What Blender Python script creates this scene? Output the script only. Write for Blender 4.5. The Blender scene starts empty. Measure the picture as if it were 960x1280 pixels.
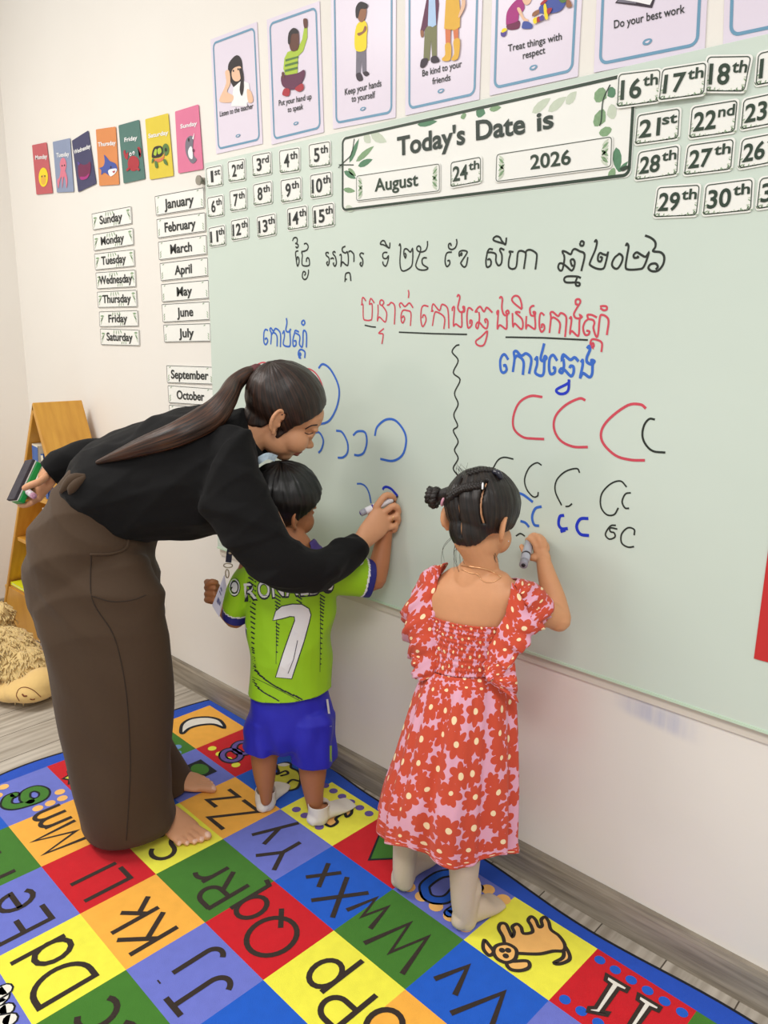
import bpy, bmesh, math, random
import numpy as np
from mathutils import Vector, Matrix, noise
from mathutils.bvhtree import BVHTree
random.seed(7)
SC = bpy.context.scene
COL = SC.collection
V3 = lambda a: np.array(a, float)

# ---------------------------------------------------------------- camera
S = 0.218                                   # width of one rug cell in metres
FPX = 957.556
PITCH, YAW, ROLL = 0.230647, -0.745392, 0.017367
WALL = 6.668166*S
CAMP = V3((0, -WALL, 5.967191*S))           # wall is the plane y = 0, floor z = 0
_f = V3((math.sin(YAW)*math.cos(PITCH), math.cos(YAW)*math.cos(PITCH), -math.sin(PITCH)))
_r = V3((math.cos(YAW), -math.sin(YAW), 0)); _u = np.cross(_r, _f)
CR = _r*math.cos(ROLL)+_u*math.sin(ROLL); CU = -_r*math.sin(ROLL)+_u*math.cos(ROLL); CF = _f
cam = bpy.data.cameras.new('camera'); camo = bpy.data.objects.new('camera', cam); COL.objects.link(camo)
M = Matrix.Identity(4)
for i in range(3):
    M[i][0], M[i][1], M[i][2], M[i][3] = CR[i], CU[i], -CF[i], CAMP[i]
camo.matrix_world = M
cam.sensor_fit = 'AUTO'; cam.sensor_width = 36; cam.lens = FPX/1280*36; cam.clip_start = .02
SC.camera = camo

# ---------------------------------------------------------------- world, light, exposure
SC.view_settings.view_transform = 'Standard'; SC.view_settings.look = 'None'
SC.view_settings.gamma = 1; SC.view_settings.use_curve_mapping = False
SC.view_settings.exposure = 0.40
w = bpy.data.worlds.new('world'); SC.world = w; w.use_nodes = True
w.node_tree.nodes['Background'].inputs[0].default_value = (1.0, .985, .962, 1)
w.node_tree.nodes['Background'].inputs[1].default_value = .60
def area(name, loc, rot, sx, sy, power, col=(1, .972, .935)):
    l = bpy.data.lights.new(name, 'AREA'); l.shape = 'RECTANGLE'; l.size = sx; l.size_y = sy
    l.energy = power; l.color = col
    o = bpy.data.objects.new(name, l); COL.objects.link(o); o.location = loc; o.rotation_euler = rot
    return o
area('ceiling_lamp', (-2.6, -1.75, 2.85), (math.radians(0), 0, 0), 1.3, .5, 34)
area('ceiling_lamp', (0.5, -2.0, 2.85), (math.radians(0), 0, 0), 1.3, .5, 36)

# ---------------------------------------------------------------- pixel -> place
def ray(px, py): return CF+(px-480)/FPX*CR-(py-640)/FPX*CU
def PW(px, py, y=0.0):                      # point at distance y in front of the wall plane
    d = ray(px, py); return CAMP+d*((y-CAMP[1])/d[1])
def PF(px, py, z=0.0):                      # point on a horizontal plane
    d = ray(px, py); return CAMP+d*((z-CAMP[2])/d[2])
def PD(px, py, dep):                        # point at a given depth along the view axis
    return CAMP+ray(px, py)*dep
def Z(x0, y0, s, pts): return [(x0+p[0]/s, y0+p[1]/s) for p in pts]

# ---------------------------------------------------------------- materials
def lin(c):
    return tuple((x/255/12.92 if x/255 <= .04045 else ((x/255+.055)/1.055)**2.4) for x in c)+(1,)
MATS = {}
def mat(name, rgb, rough=.6, var=.06, scale=30, bump=0, bscale=200, spec=.4, sheen=0, coat=0, metal=0, sss=0):
    if name in MATS: return MATS[name]
    m = bpy.data.materials.new(name); m.use_nodes = True; MATS[name] = m
    nt = m.node_tree; b = nt.nodes['Principled BSDF']
    c = lin(rgb); tc = nt.nodes.new('ShaderNodeTexCoord')
    n = nt.nodes.new('ShaderNodeTexNoise'); n.inputs['Scale'].default_value = scale; n.inputs['Detail'].default_value = 4
    mx = nt.nodes.new('ShaderNodeMix'); mx.data_type = 'RGBA'
    nt.links.new(tc.outputs['Object'], n.inputs['Vector']); nt.links.new(n.outputs['Fac'], mx.inputs[0])
    mx.inputs[6].default_value = tuple(x*(1-var) for x in c[:3])+(1,)
    mx.inputs[7].default_value = tuple(min(1, x*(1+var)) for x in c[:3])+(1,)
    nt.links.new(mx.outputs[2], b.inputs['Base Color'])
    b.inputs['Roughness'].default_value = rough; b.inputs['Specular IOR Level'].default_value = spec
    b.inputs['Metallic'].default_value = metal
    if sheen: b.inputs['Sheen Weight'].default_value = sheen
    if coat: b.inputs['Coat Weight'].default_value = coat; b.inputs['Coat Roughness'].default_value = .08
    if sss:
        b.inputs['Subsurface Weight'].default_value = sss; b.inputs['Subsurface Radius'].default_value = (.012, .005, .003); b.inputs['Subsurface Scale'].default_value = 1
    if bump:
        n2 = nt.nodes.new('ShaderNodeTexNoise'); n2.inputs['Scale'].default_value = bscale; n2.inputs['Detail'].default_value = 3
        bp = nt.nodes.new('ShaderNodeBump'); bp.inputs['Strength'].default_value = bump; bp.inputs['Distance'].default_value = .002
        nt.links.new(tc.outputs['Object'], n2.inputs['Vector']); nt.links.new(n2.outputs['Fac'], bp.inputs['Height'])
        nt.links.new(bp.outputs['Normal'], b.inputs['Normal'])
    return m

# ---------------------------------------------------------------- objects
def empty(name, loc, label=None, cat=None, group=None):
    o = bpy.data.objects.new(name, None); COL.objects.link(o); o.location = Vector(loc); o.empty_display_size = .05
    tag(o, label, cat, group); return o
def tag(o, label=None, cat=None, group=None, kind=None):
    if label: o['label'] = label
    if cat: o['category'] = cat
    if group: o['group'] = group
    if kind: o['kind'] = kind
    return o
WL = {}
def wloc(o):
    if o is None: return V3((0, 0, 0))
    return V3(o.location)+(wloc(o.parent) if o.parent else 0)
class MB:
    def __init__(s): s.v = []; s.f = []; s.m = []; s.uv = None
    def add(s, vs, fs, m=0):
        k = len(s.v); s.v += [tuple(map(float, v)) for v in vs]
        s.f += [tuple(i+k for i in f) for f in fs]; s.m += [m]*len(fs)
    def box(s, c, h, m=0, ax=None):
        ax = np.eye(3) if ax is None else ax; c = V3(c)
        vs = [c+ax[0]*h[0]*i+ax[1]*h[1]*j+ax[2]*h[2]*k for i in (-1, 1) for j in (-1, 1) for k in (-1, 1)]
        s.add(vs, [(0, 1, 3, 2), (4, 6, 7, 5), (0, 4, 5, 1), (2, 3, 7, 6), (0, 2, 6, 4), (1, 5, 7, 3)], m)
    def build(s, name, mats, parent=None, smooth=False, origin=None, bevel=0):
        me = bpy.data.meshes.new(name); o = bpy.data.objects.new(name, me); COL.objects.link(o)
        A = np.array(s.v)
        if parent is not None: off = wloc(parent)
        elif origin is not None: off = V3(origin)
        else: off = V3(((A[:, 0].min()+A[:, 0].max())/2, (A[:, 1].min()+A[:, 1].max())/2, A[:, 2].min()))
        me.from_pydata([tuple(v) for v in (A-off)], [], s.f)
        if not isinstance(mats, (list, tuple)): mats = [mats]
        for m in mats: me.materials.append(m)
        if len(mats) > 1: me.polygons.foreach_set('material_index', s.m)
        if smooth: me.polygons.foreach_set('use_smooth', [True]*len(me.polygons))
        if s.uv is not None:
            ul = me.uv_layers.new(name='UVMap')
            for L in me.loops: ul.data[L.index].uv = s.uv[L.vertex_index]
        bm = bmesh.new(); bm.from_mesh(me); bmesh.ops.recalc_face_normals(bm, faces=bm.faces); bm.to_mesh(me); bm.free()
        me.update()
        if parent is not None: o.parent = parent
        else: o.location = off
        if bevel:
            b = o.modifiers.new('bevel', 'BEVEL'); b.width = bevel; b.segments = 2; b.limit_method = 'ANGLE'
        return o
def spline(pts, n=6, closed=False):
    P = [V3(p) for p in pts]
    if len(P) < 3 and not closed: 
        return [P[0]+(P[-1]-P[0])*t for t in np.linspace(0, 1, n+1)]
    out = []; N = len(P)
    rng = N if closed else N-1
    for i in range(rng):
        if closed: a, b, c, d = P[(i-1) % N], P[i], P[(i+1) % N], P[(i+2) % N]
        else:
            b, c = P[i], P[i+1]; a = P[i-1] if i else 2*b-c; d = P[i+2] if i+2 < N else 2*c-b
        for k in range(n):
            t = k/n
            out.append(.5*((2*b)+(c-a)*t+(2*a-5*b+4*c-d)*t*t+(3*b-a-3*c+d)*t**3))
    if not closed: out.append(P[-1])
    return out
def ribbon(pts, w, closed=False, caps=True):
    """flat 2-D strip: list of vertices and faces"""
    P = [V3(p)[:2] for p in pts]; Q = [P[0]]
    for p in P[1:]:
        if np.hypot(*(p-Q[-1])) > 1e-7: Q.append(p)
    P = Q; n = len(P); vs = []; fs = []
    ws = w if hasattr(w, '__len__') else [w]*n
    for i in range(n):
        if closed: a, b = P[i-1], P[(i+1) % n]; p0 = P[i]-P[i-1]; p1 = P[(i+1) % n]-P[i]
        else:
            p0 = P[i]-P[i-1] if i else P[1]-P[0]; p1 = P[i+1]-P[i] if i < n-1 else p0
        p0 = p0/(np.hypot(*p0)+1e-12); p1 = p1/(np.hypot(*p1)+1e-12); t = p0+p1
        L = np.hypot(*t)
        t = t/L if L > .2 else p0
        c = max(.55, abs(t@p0)); nn = V3((-t[1], t[0])); h = ws[min(i, len(ws)-1)]/2/c
        vs += [P[i]+nn*h, P[i]-nn*h]
    for i in range(n-(0 if closed else 1)):
        j = (i+1) % n; fs.append((2*i, 2*i+1, 2*j+1, 2*j))
    if caps and not closed:
        for e in (0, n-1):
            k = len(vs); r = ws[min(e, len(ws)-1)]/2
            vs += [P[e]+r*V3((math.cos(a), math.sin(a))) for a in np.linspace(0, 2*math.pi, 10, endpoint=False)]
            fs.append(tuple(range(k, k+10)))
    return vs, fs
def rrect(w, h, r, n=5):
    out = []
    for cx, cy, a in ((w-r, h-r, 0), (r, h-r, 90), (r, r, 180), (w-r, r, 270)):
        for k in range(n+1):
            t = math.radians(a+90*k/n); out.append((cx+r*math.cos(t), cy+r*math.sin(t)))
    return out
_tc = {}
def text2d(s, bold=.0, shear=0):
    """vertices (x to the right, y up, cap height = 1) and faces of a word"""
    key = (s, bold, shear)
    if key in _tc: return _tc[key]
    def ev(st):
        c = bpy.data.curves.new('t', 'FONT'); c.body = st; c.size = 1; c.offset = bold; c.resolution_u = 4; c.shear = shear
        o = bpy.data.objects.new('t', c); COL.objects.link(o)
        dg = bpy.context.evaluated_depsgraph_get(); oe = o.evaluated_get(dg); me = oe.to_mesh()
        v = np.array([tuple(x.co)[:2] for x in me.vertices]); f = [tuple(p.vertices) for p in me.polygons]
        oe.to_mesh_clear(); bpy.data.objects.remove(o); bpy.data.curves.remove(c); return v, f
    hv, _ = ev('H'); v, f = ev(s); v = v/(hv[:, 1].max()-0)
    v[:, 0] -= v[:, 0].min(); _tc[key] = (v, f); return v, f
# ================================================================ the room
def node_mat(name):
    m = bpy.data.materials.new(name); m.use_nodes = True; MATS[name] = m
    nt = m.node_tree; return m, nt, nt.nodes['Principled BSDF'], nt.nodes.new('ShaderNodeTexCoord')
def N(nt, t, **k):
    n = nt.nodes.new(t)
    for a, b in k.items(): setattr(n, a, b)
    return n
def mixc(nt, fac, a, b):
    m = N(nt, 'ShaderNodeMix', data_type='RGBA')
    if isinstance(fac, float): m.inputs[0].default_value = fac
    else: nt.links.new(fac, m.inputs[0])
    for k, x in ((6, a), (7, b)):
        if isinstance(x, tuple): m.inputs[k].default_value = x
        else: nt.links.new(x, m.inputs[k])
    return m.outputs[2]
def math_n(nt, op, a, b=None, c=None, clamp=False):
    m = N(nt, 'ShaderNodeMath', operation=op, use_clamp=clamp)
    for k, x in enumerate((a, b, c)):
        if x is None: continue
        if isinstance(x, (int, float)): m.inputs[k].default_value = x
        else: nt.links.new(x, m.inputs[k])
    return m.outputs[0]
def noise_n(nt, vec, scale, detail=4, rough=.5):
    n = N(nt, 'ShaderNodeTexNoise'); n.inputs['Scale'].default_value = scale; n.inputs['Detail'].default_value = detail
    n.inputs['Roughness'].default_value = rough; nt.links.new(vec, n.inputs['Vector']); return n.outputs['Fac']
def maprange(nt, v, a, b, c=0., d=1.):
    n = N(nt, 'ShaderNodeMapRange'); n.interpolation_type = 'SMOOTHSTEP'
    nt.links.new(v, n.inputs[0])
    for k, x in zip((1, 2, 3, 4), (a, b, c, d)): n.inputs[k].default_value = x
    return n.outputs[0]
def mapping(nt, vec, sc=(1, 1, 1), rot=(0, 0, 0), loc=(0, 0, 0)):
    n = N(nt, 'ShaderNodeMapping'); n.inputs['Scale'].default_value = sc; n.inputs['Rotation'].default_value = rot; n.inputs['Location'].default_value = loc
    nt.links.new(vec, n.inputs['Vector']); return n.outputs[0]
def bump_n(nt, h, strength, dist, b):
    n = N(nt, 'ShaderNodeBump'); n.inputs['Strength'].default_value = strength; n.inputs['Distance'].default_value = dist
    nt.links.new(h, n.inputs['Height']); nt.links.new(n.outputs[0], b.inputs['Normal'])

XL = PW(34, 480)[0]                          # the left corner of the room
# painted wall, with the scuffs and the blue marker smear below the board
mw, nt, b, tc = node_mat('painted_wall')
geo = N(nt, 'ShaderNodeNewGeometry'); P = geo.outputs['Position']
base = mixc(nt, noise_n(nt, P, 2.5), lin((229, 224, 216)), lin((235, 231, 224)))
sep = N(nt, 'ShaderNodeSeparateXYZ'); nt.links.new(P, sep.inputs[0]); X, Zc = sep.outputs[0], sep.outputs[2]
a0, a1 = PW(772, 872), PW(882, 922)
u = math_n(nt, 'DIVIDE', math_n(nt, 'SUBTRACT', X, a0[0]), a1[0]-a0[0])
zc = math_n(nt, 'SUBTRACT', Zc, math_n(nt, 'ADD', math_n(nt, 'MULTIPLY', u, float(a1[2]-a0[2])), float(a0[2])))
sm = math_n(nt, 'MULTIPLY', maprange(nt, u, -.1, .25), maprange(nt, u, 1.05, .55))
sm = math_n(nt, 'MULTIPLY', sm, math_n(nt, 'MULTIPLY', maprange(nt, zc, -.035, -.012), maprange(nt, zc, .05, .0)))
sm = math_n(nt, 'MULTIPLY', sm, math_n(nt, 'MULTIPLY', noise_n(nt, mapping(nt, P, (60, 60, 6)), 1), .75))
base = mixc(nt, sm, base, lin((150, 160, 200)))
c0 = PW(690, 850)  # pink tint beside the girl: stain plus bounced light painted into the colour
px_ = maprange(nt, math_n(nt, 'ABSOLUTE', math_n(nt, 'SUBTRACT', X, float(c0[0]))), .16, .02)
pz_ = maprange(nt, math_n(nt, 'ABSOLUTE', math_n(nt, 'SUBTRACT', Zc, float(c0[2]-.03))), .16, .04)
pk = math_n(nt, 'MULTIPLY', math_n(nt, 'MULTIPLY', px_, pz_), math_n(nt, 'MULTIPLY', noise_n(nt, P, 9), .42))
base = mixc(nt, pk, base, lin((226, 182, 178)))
sp = maprange(nt, noise_n(nt, mapping(nt, P, (14, 14, 22)), 1, 6, .7), .70, .78)
base = mixc(nt, math_n(nt, 'MULTIPLY', sp, .35), base, lin((170, 160, 145)))
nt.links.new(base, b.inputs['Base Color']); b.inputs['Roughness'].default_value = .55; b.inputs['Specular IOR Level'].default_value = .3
bump_n(nt, noise_n(nt, P, 35, 6), .12, .004, b)
def slab(name, lo, hi, m):
    q = MB(); lo, hi = V3(lo), V3(hi); q.box((lo+hi)/2, (hi-lo)/2); o = q.build(name, m); o['kind'] = 'structure'; return o
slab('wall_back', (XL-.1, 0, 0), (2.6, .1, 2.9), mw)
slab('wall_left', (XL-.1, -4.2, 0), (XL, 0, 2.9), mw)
# plank floor: planks run away from the wall
mf, nt, b, tc = node_mat('plank_floor')
geo = N(nt, 'ShaderNodeNewGeometry'); P = geo.outputs['Position']
br = N(nt, 'ShaderNodeTexBrick'); br.offset = .37; br.offset_frequency = 2
br.inputs['Scale'].default_value = 1; br.inputs['Mortar Size'].default_value = .0016; br.inputs['Brick Width'].default_value = 1.2; br.inputs['Row Height'].default_value = .15
br.inputs['Color1'].default_value = (.1, .1, .1, 1); br.inputs['Color2'].default_value = (.9, .9, .9, 1)
pv = mapping(nt, P, (1, 1, 1), (0, 0, math.radians(90)), (.35, .03, 0)); nt.links.new(pv, br.inputs['Vector'])
cell = br.outputs['Color']
gv = N(nt, 'ShaderNodeVectorMath', operation='MULTIPLY_ADD'); nt.links.new(cell, gv.inputs[0]); gv.inputs[1].default_value = (3, 7, 2); nt.links.new(P, gv.inputs[2])
g1 = noise_n(nt, mapping(nt, gv.outputs[0], (30, 2.2, 1)), 1, 6, .6)
wv = N(nt, 'ShaderNodeTexWave', wave_type='BANDS', bands_direction='X'); wv.inputs['Scale'].default_value = 5; wv.inputs['Distortion'].default_value = 9; wv.inputs['Detail'].default_value = 4; wv.inputs['Detail Scale'].default_value = 1.2
nt.links.new(mapping(nt, gv.outputs[0], (2.2, .55, 1)), wv.inputs['Vector'])
tone = mixc(nt, maprange(nt, math_n(nt, 'ADD', math_n(nt, 'MULTIPLY', g1, .88), math_n(nt, 'MULTIPLY', wv.outputs['Fac'], .12)), .15, .85), lin((138, 128, 114)), lin((208, 200, 187)))
sepc = N(nt, 'ShaderNodeSeparateColor'); nt.links.new(cell, sepc.inputs[0])
tone = mixc(nt, math_n(nt, 'MULTIPLY', sepc.outputs[0], .25), tone, lin((152, 142, 128)))
tone = mixc(nt, br.outputs['Fac'], tone, lin((84, 76, 66)))
nt.links.new(tone, b.inputs['Base Color']); b.inputs['Roughness'].default_value = .42
bump_n(nt, g1, .08, .002, b)
slab('floor', (XL, -4.2, -.08), (2.6, 0, 0), mf)
# wooden baseboards with a bevelled top
mb, nt, b, tc = node_mat('baseboard_wood')
geo = N(nt, 'ShaderNodeNewGeometry'); P = geo.outputs['Position']
g1 = noise_n(nt, mapping(nt, P, (3, 3, 60)), 1, 6, .6)
nt.links.new(mixc(nt, maprange(nt, g1, .25, .75), lin((108, 99, 86)), lin((170, 160, 144))), b.inputs['Base Color']); b.inputs['Roughness'].default_value = .45
BH = .088
q = MB()
prof = [(0, 0), (-.016, 0), (-.016, BH-.012), (-.012, BH), (0, BH)]
q.add([(XL, y, z) for y, z in prof]+[(2.6, y, z) for y, z in prof],
      [(i, (i+1) % 5, (i+1) % 5+5, i+5) for i in range(5)]+[(4, 3, 2, 1, 0), (5, 6, 7, 8, 9)])
q.build('baseboard_back', mb)['kind'] = 'structure'
q = MB()
q.add([(XL-y, -.016, z) for y, z in prof]+[(XL-y, -4.2, z) for y, z in prof],
      [(i, (i+1) % 5, (i+1) % 5+5, i+5) for i in range(5)]+[(4, 3, 2, 1, 0), (5, 6, 7, 8, 9)])
q.build('baseboard_left', mb)['kind'] = 'structure'
for o in bpy.data.objects:
    if o.name.startswith('baseboard'): o['label'] = 'grey wooden skirting board along the wall'

# ================================================================ the alphabet rug
RX, RY, RT = -9.746219*S, 6.469696*S-WALL, -.035
JV = [0]; 
for d in (.871335, .857779, .880754, .864841, .865, .865): JV.append(JV[-1]+d)
def jint(j):
    if j <= 0: return j*.87
    k = int(min(j, 5.999)); return JV[k]+(j-k)*(JV[k+1]-JV[k])
RC, RS = math.cos(RT), math.sin(RT)
RZ = .006
def RG(i, j, z=RZ):                          # rug cell coordinates -> room
    jj = jint(j); return V3((RX+(RC*i+RS*jj)*S, RY+(RS*i-RC*jj)*S, z))
def carpet(name, rgb): return mat(name, rgb, .95, .10, 40, .5, 900, spec=.1, sheen=.15)
RED, ORA, YEL, GRN, PER, BLU = (carpet('carpet_red', (202, 24, 36)), carpet('carpet_orange', (247, 178, 70)), carpet('carpet_yellow', (240, 236, 74)),
    carpet('carpet_green', (66, 122, 42)), carpet('carpet_periwinkle', (108, 118, 204)), carpet('carpet_blue', (28, 92, 200)))
RB = carpet('carpet_border_blue', (34, 80, 190)); RK = carpet('carpet_black', (52, 42, 36)); RW = carpet('carpet_white', (232, 228, 218))
RE = carpet('carpet_edge', (24, 26, 34))
RPE = carpet('carpet_peach', (250, 190, 110)); RPU = carpet('carpet_purple', (104, 84, 160)); RLB = carpet('carpet_light_blue', (110, 150, 205)); RLG = carpet('carpet_lime', (212, 208, 70))
CELLS = ['ORYBYPYRG', 'GPOPBGBPB', 'RBYGRYOPY', 'POROPBRYO', 'BGPYGORPB', 'YRBPYGOBR']
CELLS = ['ORBYRPYRG', 'GPOPBGBPB', 'RBYGRYOPY', 'POROPBRYO', 'BGPYGORPB', 'YRBPYGOBR']
rug = empty('alphabet_rug', RG(4.5, 3, 0), 'multicoloured alphabet rug of letter and number squares on the plank floor', 'rug')
def wob(t, k): return .055*math.sin(t*2*math.pi/3.05+k)
out = []
for i in np.linspace(-.22, 9.22, 60): out.append((i, -.235+wob(i, .2)))
for j in np.linspace(-.2, 6.2, 40): out.append((9.25+wob(j, 1), j))
for i in np.linspace(9.22, -.22, 60): out.append((i, 6.25+wob(i, 2)))
for j in np.linspace(6.2, -.2, 40): out.append((-.2+wob(j*1.2, 3.1), j))
def RGC(i, j, z):                            # the edge lies flat against the skirting board at most
    p = RG(i, j, z); p[1] = min(p[1], -.0195); return p
q = MB(); n = len(out)
q.add([RGC(i, j, RZ-.0006) for i, j in out]+[RGC(i, j, 0.0005) for i, j in out],
      [tuple(range(n))]+[(k, (k+1) % n, (k+1) % n+n, k+n) for k in range(n)])
q.build('pile', RB, rug)
q = MB(); vs, fs = ribbon(out, .035, True); q.add([RGC(x, y, RZ-.0002) for x, y in vs], fs); q.build('edge_binding', RE, rug)
q = MB(); cm = dict(O=0, R=1, Y=2, B=3, P=4, G=5)
for j in range(6):
    for i in range(9):
        q.add([RG(i, j), RG(i+1, j), RG(i+1, j+1), RG(i, j+1)], [(0, 1, 2, 3)], cm[CELLS[j][i]])
q.build('colour_squares', [ORA, RED, YEL, BLU, PER, GRN], rug)
# ---- letters drawn with strokes (x = reading direction, y = up, cap height 1)
def arc(cx, cy, rx, ry, a0, a1, n=14):
    return [(cx+rx*math.cos(math.radians(a)), cy+ry*math.sin(math.radians(a))) for a in np.linspace(a0, a1, n)]
G = {
 'C': [arc(.42, .5, .40, .5, 55, 305)], 'c': [arc(.30, .33, .28, .33, 55, 305)],
 'D': [[(0, 0), (0, 1), (.2, 1)]+arc(.2, .5, .42, .5, 90, -90)+[(0, 0)]],
 'd': [[(.5, 1), (.5, 0)], arc(.26, .33, .25, .33, 0, 360)],
 'E': [[(.5, 1), (0, 1), (0, 0), (.5, 0)], [(0, .53), (.42, .53)]],
 'e': [[(.03, .34), (.55, .34)]+arc(.29, .33, .26, .33, 5, 310)],
 'F': [[(.5, 1), (0, 1), (0, 0)], [(0, .53), (.42, .53)]], 'f': [[(.15, 0), (.15, .75)]+arc(.32, .75, .17, .25, 180, 60), [(0, .62), (.35, .62)]],
 'I': [[(0, 1), (.36, 1)], [(0, 0), (.36, 0)], [(.18, 0), (.18, 1)]], 'i': [[(0, 0), (0, .64)], [(0, .9), (0, .93)]],
 'J': [[(.1, 1), (.6, 1)], [(.36, 1), (.36, .25)]+arc(.16, .25, .2, .25, 0, -150)],
 'j': [[(.2, .64), (.2, -.08)]+arc(.02, -.08, .18, .2, 0, -140), [(.2, .9), (.2, .93)]],
 'K': [[(0, 0), (0, 1)], [(.5, 1), (0, .42)], [(.14, .56), (.54, 0)]], 'k': [[(0, 0), (0, 1)], [(.38, .62), (0, .25)], [(.12, .36), (.42, 0)]],
 'L': [[(0, 1), (0, 0), (.46, 0)]], 'l': [[(0, 0), (0, 1)]],
 'M': [[(0, 0), (.1, 1), (.4, .15), (.7, 1), (.8, 0)]],
 'm': [[(0, 0), (0, .64)], arc(.17, .42, .17, .24, 170, 0)+[(.34, 0)], arc(.51, .42, .17, .24, 170, 0)+[(.68, 0)]],
 'O': [arc(.45, .5, .45, .5, 0, 360, 28)], 'o': [arc(.3, .33, .29, .33, 0, 360, 22)],
 'P': [[(0, 0), (0, 1)], [(0, .97), (.25, .97)]+arc(.28, .72, .25, .25, 90, -90)+[(0, .47)]], 'p': [[(0, -.35), (0, .66)], arc(.26, .33, .26, .33, 0, 360, 20)],
 'Q': [arc(.45, .5, .45, .5, 0, 360, 28), [(.5, .25), (.9, -.08)]], 'q': [[(.52, .66), (.52, -.3), (.7, -.36)], arc(.26, .33, .26, .33, 0, 360, 20)],
 'R': [[(0, 0), (0, 1)], [(0, .97), (.25, .97)]+arc(.28, .73, .24, .24, 90, -90)+[(0, .49)], [(.24, .49), (.56, 0)]], 'r': [[(0, 0), (0, .66)], arc(.24, .36, .24, .28, 170, 60)],
 'S': [arc(.3, .75, .27, .25, 30, 270)[0:]+arc(.3, .25, .28, .25, 90, -150)], 's': [arc(.22, .5, .19, .16, 40, 270)+arc(.22, .17, .2, .17, 90, -150)],
 'T': [[(0, 1), (.7, 1)], [(.35, 1), (.35, 0)]], 't': [[(.18, .95), (.18, .15), (.35, 0)], [(0, .66), (.36, .66)]],
 'U': [[(0, 1), (0, .35)]+arc(.32, .35, .32, .35, 180, 360)+[(.64, 1)]], 'u': [[(0, .64), (0, .25)]+arc(.22, .25, .22, .25, 180, 360)+[(.44, .64)], [(.44, .64), (.44, 0)]],
 'V': [[(0, 1), (.38, 0), (.76, 1)]], 'v': [[(0, .66), (.24, 0), (.48, .66)]],
 'W': [[(0, 1), (.26, 0), (.5, .8), (.74, 0), (1, 1)]], 'w': [[(0, .66), (.17, 0), (.34, .55), (.51, 0), (.68, .66)]],
 'X': [[(0, 1), (.66, 0)], [(.66, 1), (0, 0)]], 'x': [[(0, .64), (.42, 0)], [(.42, .64), (0, 0)]],
 'Y': [[(0, 1), (.33, .5), (.66, 1)], [(.33, .5), (.33, 0)]], 'y': [[(0, .64), (.23, 0)], [(.46, .64), (.06, -.42)]],
 'Z': [[(.02, 1), (.64, 1), (0, 0), (.66, 0)]], 'z': [[(.02, .64), (.42, .64), (0, 0), (.44, 0)]],
 'B': [[(0, 0), (0, 1), (.25, 1)]+arc(.28, .76, .22, .24, 90, -90)+[(0, .52), (.28, .52)]+arc(.3, .26, .26, .26, 90, -90)+[(0, 0)]], 'b': [[(0, 0), (0, 1)], arc(.26, .33, .26, .33, 0, 360)],
 'G': [arc(.42, .5, .40, .5, 55, 330)+[(.8, .45), (.5, .45)]], 'g': [[(.5, .66), (.5, -.2)]+arc(.28, -.2, .22, .2, 0, -160), arc(.26, .33, .25, .33, 0, 360)],
 'H': [[(0, 0), (0, 1)], [(.62, 0), (.62, 1)], [(0, .52), (.62, .52)]], 'h': [[(0, 0), (0, 1)], arc(.22, .4, .22, .25, 180, 0)+[(.44, 0)]],
 'N': [[(0, 0), (0, 1), (.66, 0), (.66, 1)]], 'n': [[(0, 0), (0, .64)], arc(.22, .4, .22, .24, 180, 0)+[(.44, 0)]],
 'A': [[(0, 0), (.38, 1), (.76, 0)], [(.14, .36), (.62, .36)]], 'a': [[(.5, .66), (.5, 0)], arc(.26, .33, .25, .33, 0, 360)],
}
_zk = [0]
def put_letter(q, ch, i, j, x0, base, h):
    for st in G[ch]:
        p = [(i+x0-x*h*.87, (jint(j+base)+y*h*.87)) for x, y in st]
        cl = len(p) > 3 and np.hypot(p[0][0]-p[-1][0], p[0][1]-p[-1][1]) < 1e-6
        vs, fs = ribbon(p[:-1] if cl else p, .056, cl, caps=False); _zk[0] += 1
        q.add([V3((RX+(RC*a+RS*c)*S, RY+(RS*a-RC*c)*S, RZ+.0006+.00012*(_zk[0] % 3))) for a, c in vs], fs)
LET = {1: 'TZYXWVU', 2: 'TSRQPON', 3: 'MLKJIHG', 4: 'FEDCBA'}
LET = {1: '_ZYXWVU', 2: 'TSRQPON', 3: 'MLKJIHG', 4: 'FEDCBA'}
for j, row in LET.items():
    for k, ch in enumerate(row):
        if ch == '_': continue
        q = MB(); low = ch.lower()
        wide = max(x for st in G[ch] for x, y in st)
        put_letter(q, ch, 1+k, j, .86, .27, .60); put_letter(q, low, 1+k, j, .86-wide*.52-.10, .27, .60)
        q.build('printed_letter', RK, rug)
def rug_px(q, pts, m, z, smooth=True, closed=True):
    p = spline([(a, b) for a, b in pts], 4, True) if smooth else pts
    q.add([PF(x[0], x[1], RZ+z) for x in p], [tuple(range(len(p)))], m)
def rug_line(q, pts, w, m, z, closed=False, smooth=True):
    P2 = [PF(a, b, RZ)[:2] for a, b in pts]
    if smooth: P2 = spline(P2, 5, closed)
    vs, fs = ribbon(P2, w, closed); q.add([(v[0], v[1], RZ+z) for v in vs], fs, m)
def dots(q, cells, r, m, z):
    for i, j in cells:
        c = RG(i, j); q.add([(c[0]+r*math.cos(a), c[1]+r*math.sin(a), RZ+z) for a in np.linspace(0, 6.283, 18, endpoint=False)], [tuple(range(18))], m)
zz = lambda pts: Z(200, 860, 3, pts)
# crescent moon
q = MB(); mo = zz([(78, 165), (85, 135), (120, 115), (180, 110), (225, 122), (242, 150), (200, 137), (150, 140), (110, 152), (88, 170)])
rug_px(q, mo, 0, .0006); rug_line(q, mo, .011, 1, .0010, True); q.build('moon_picture', [RW, RE], rug)
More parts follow.
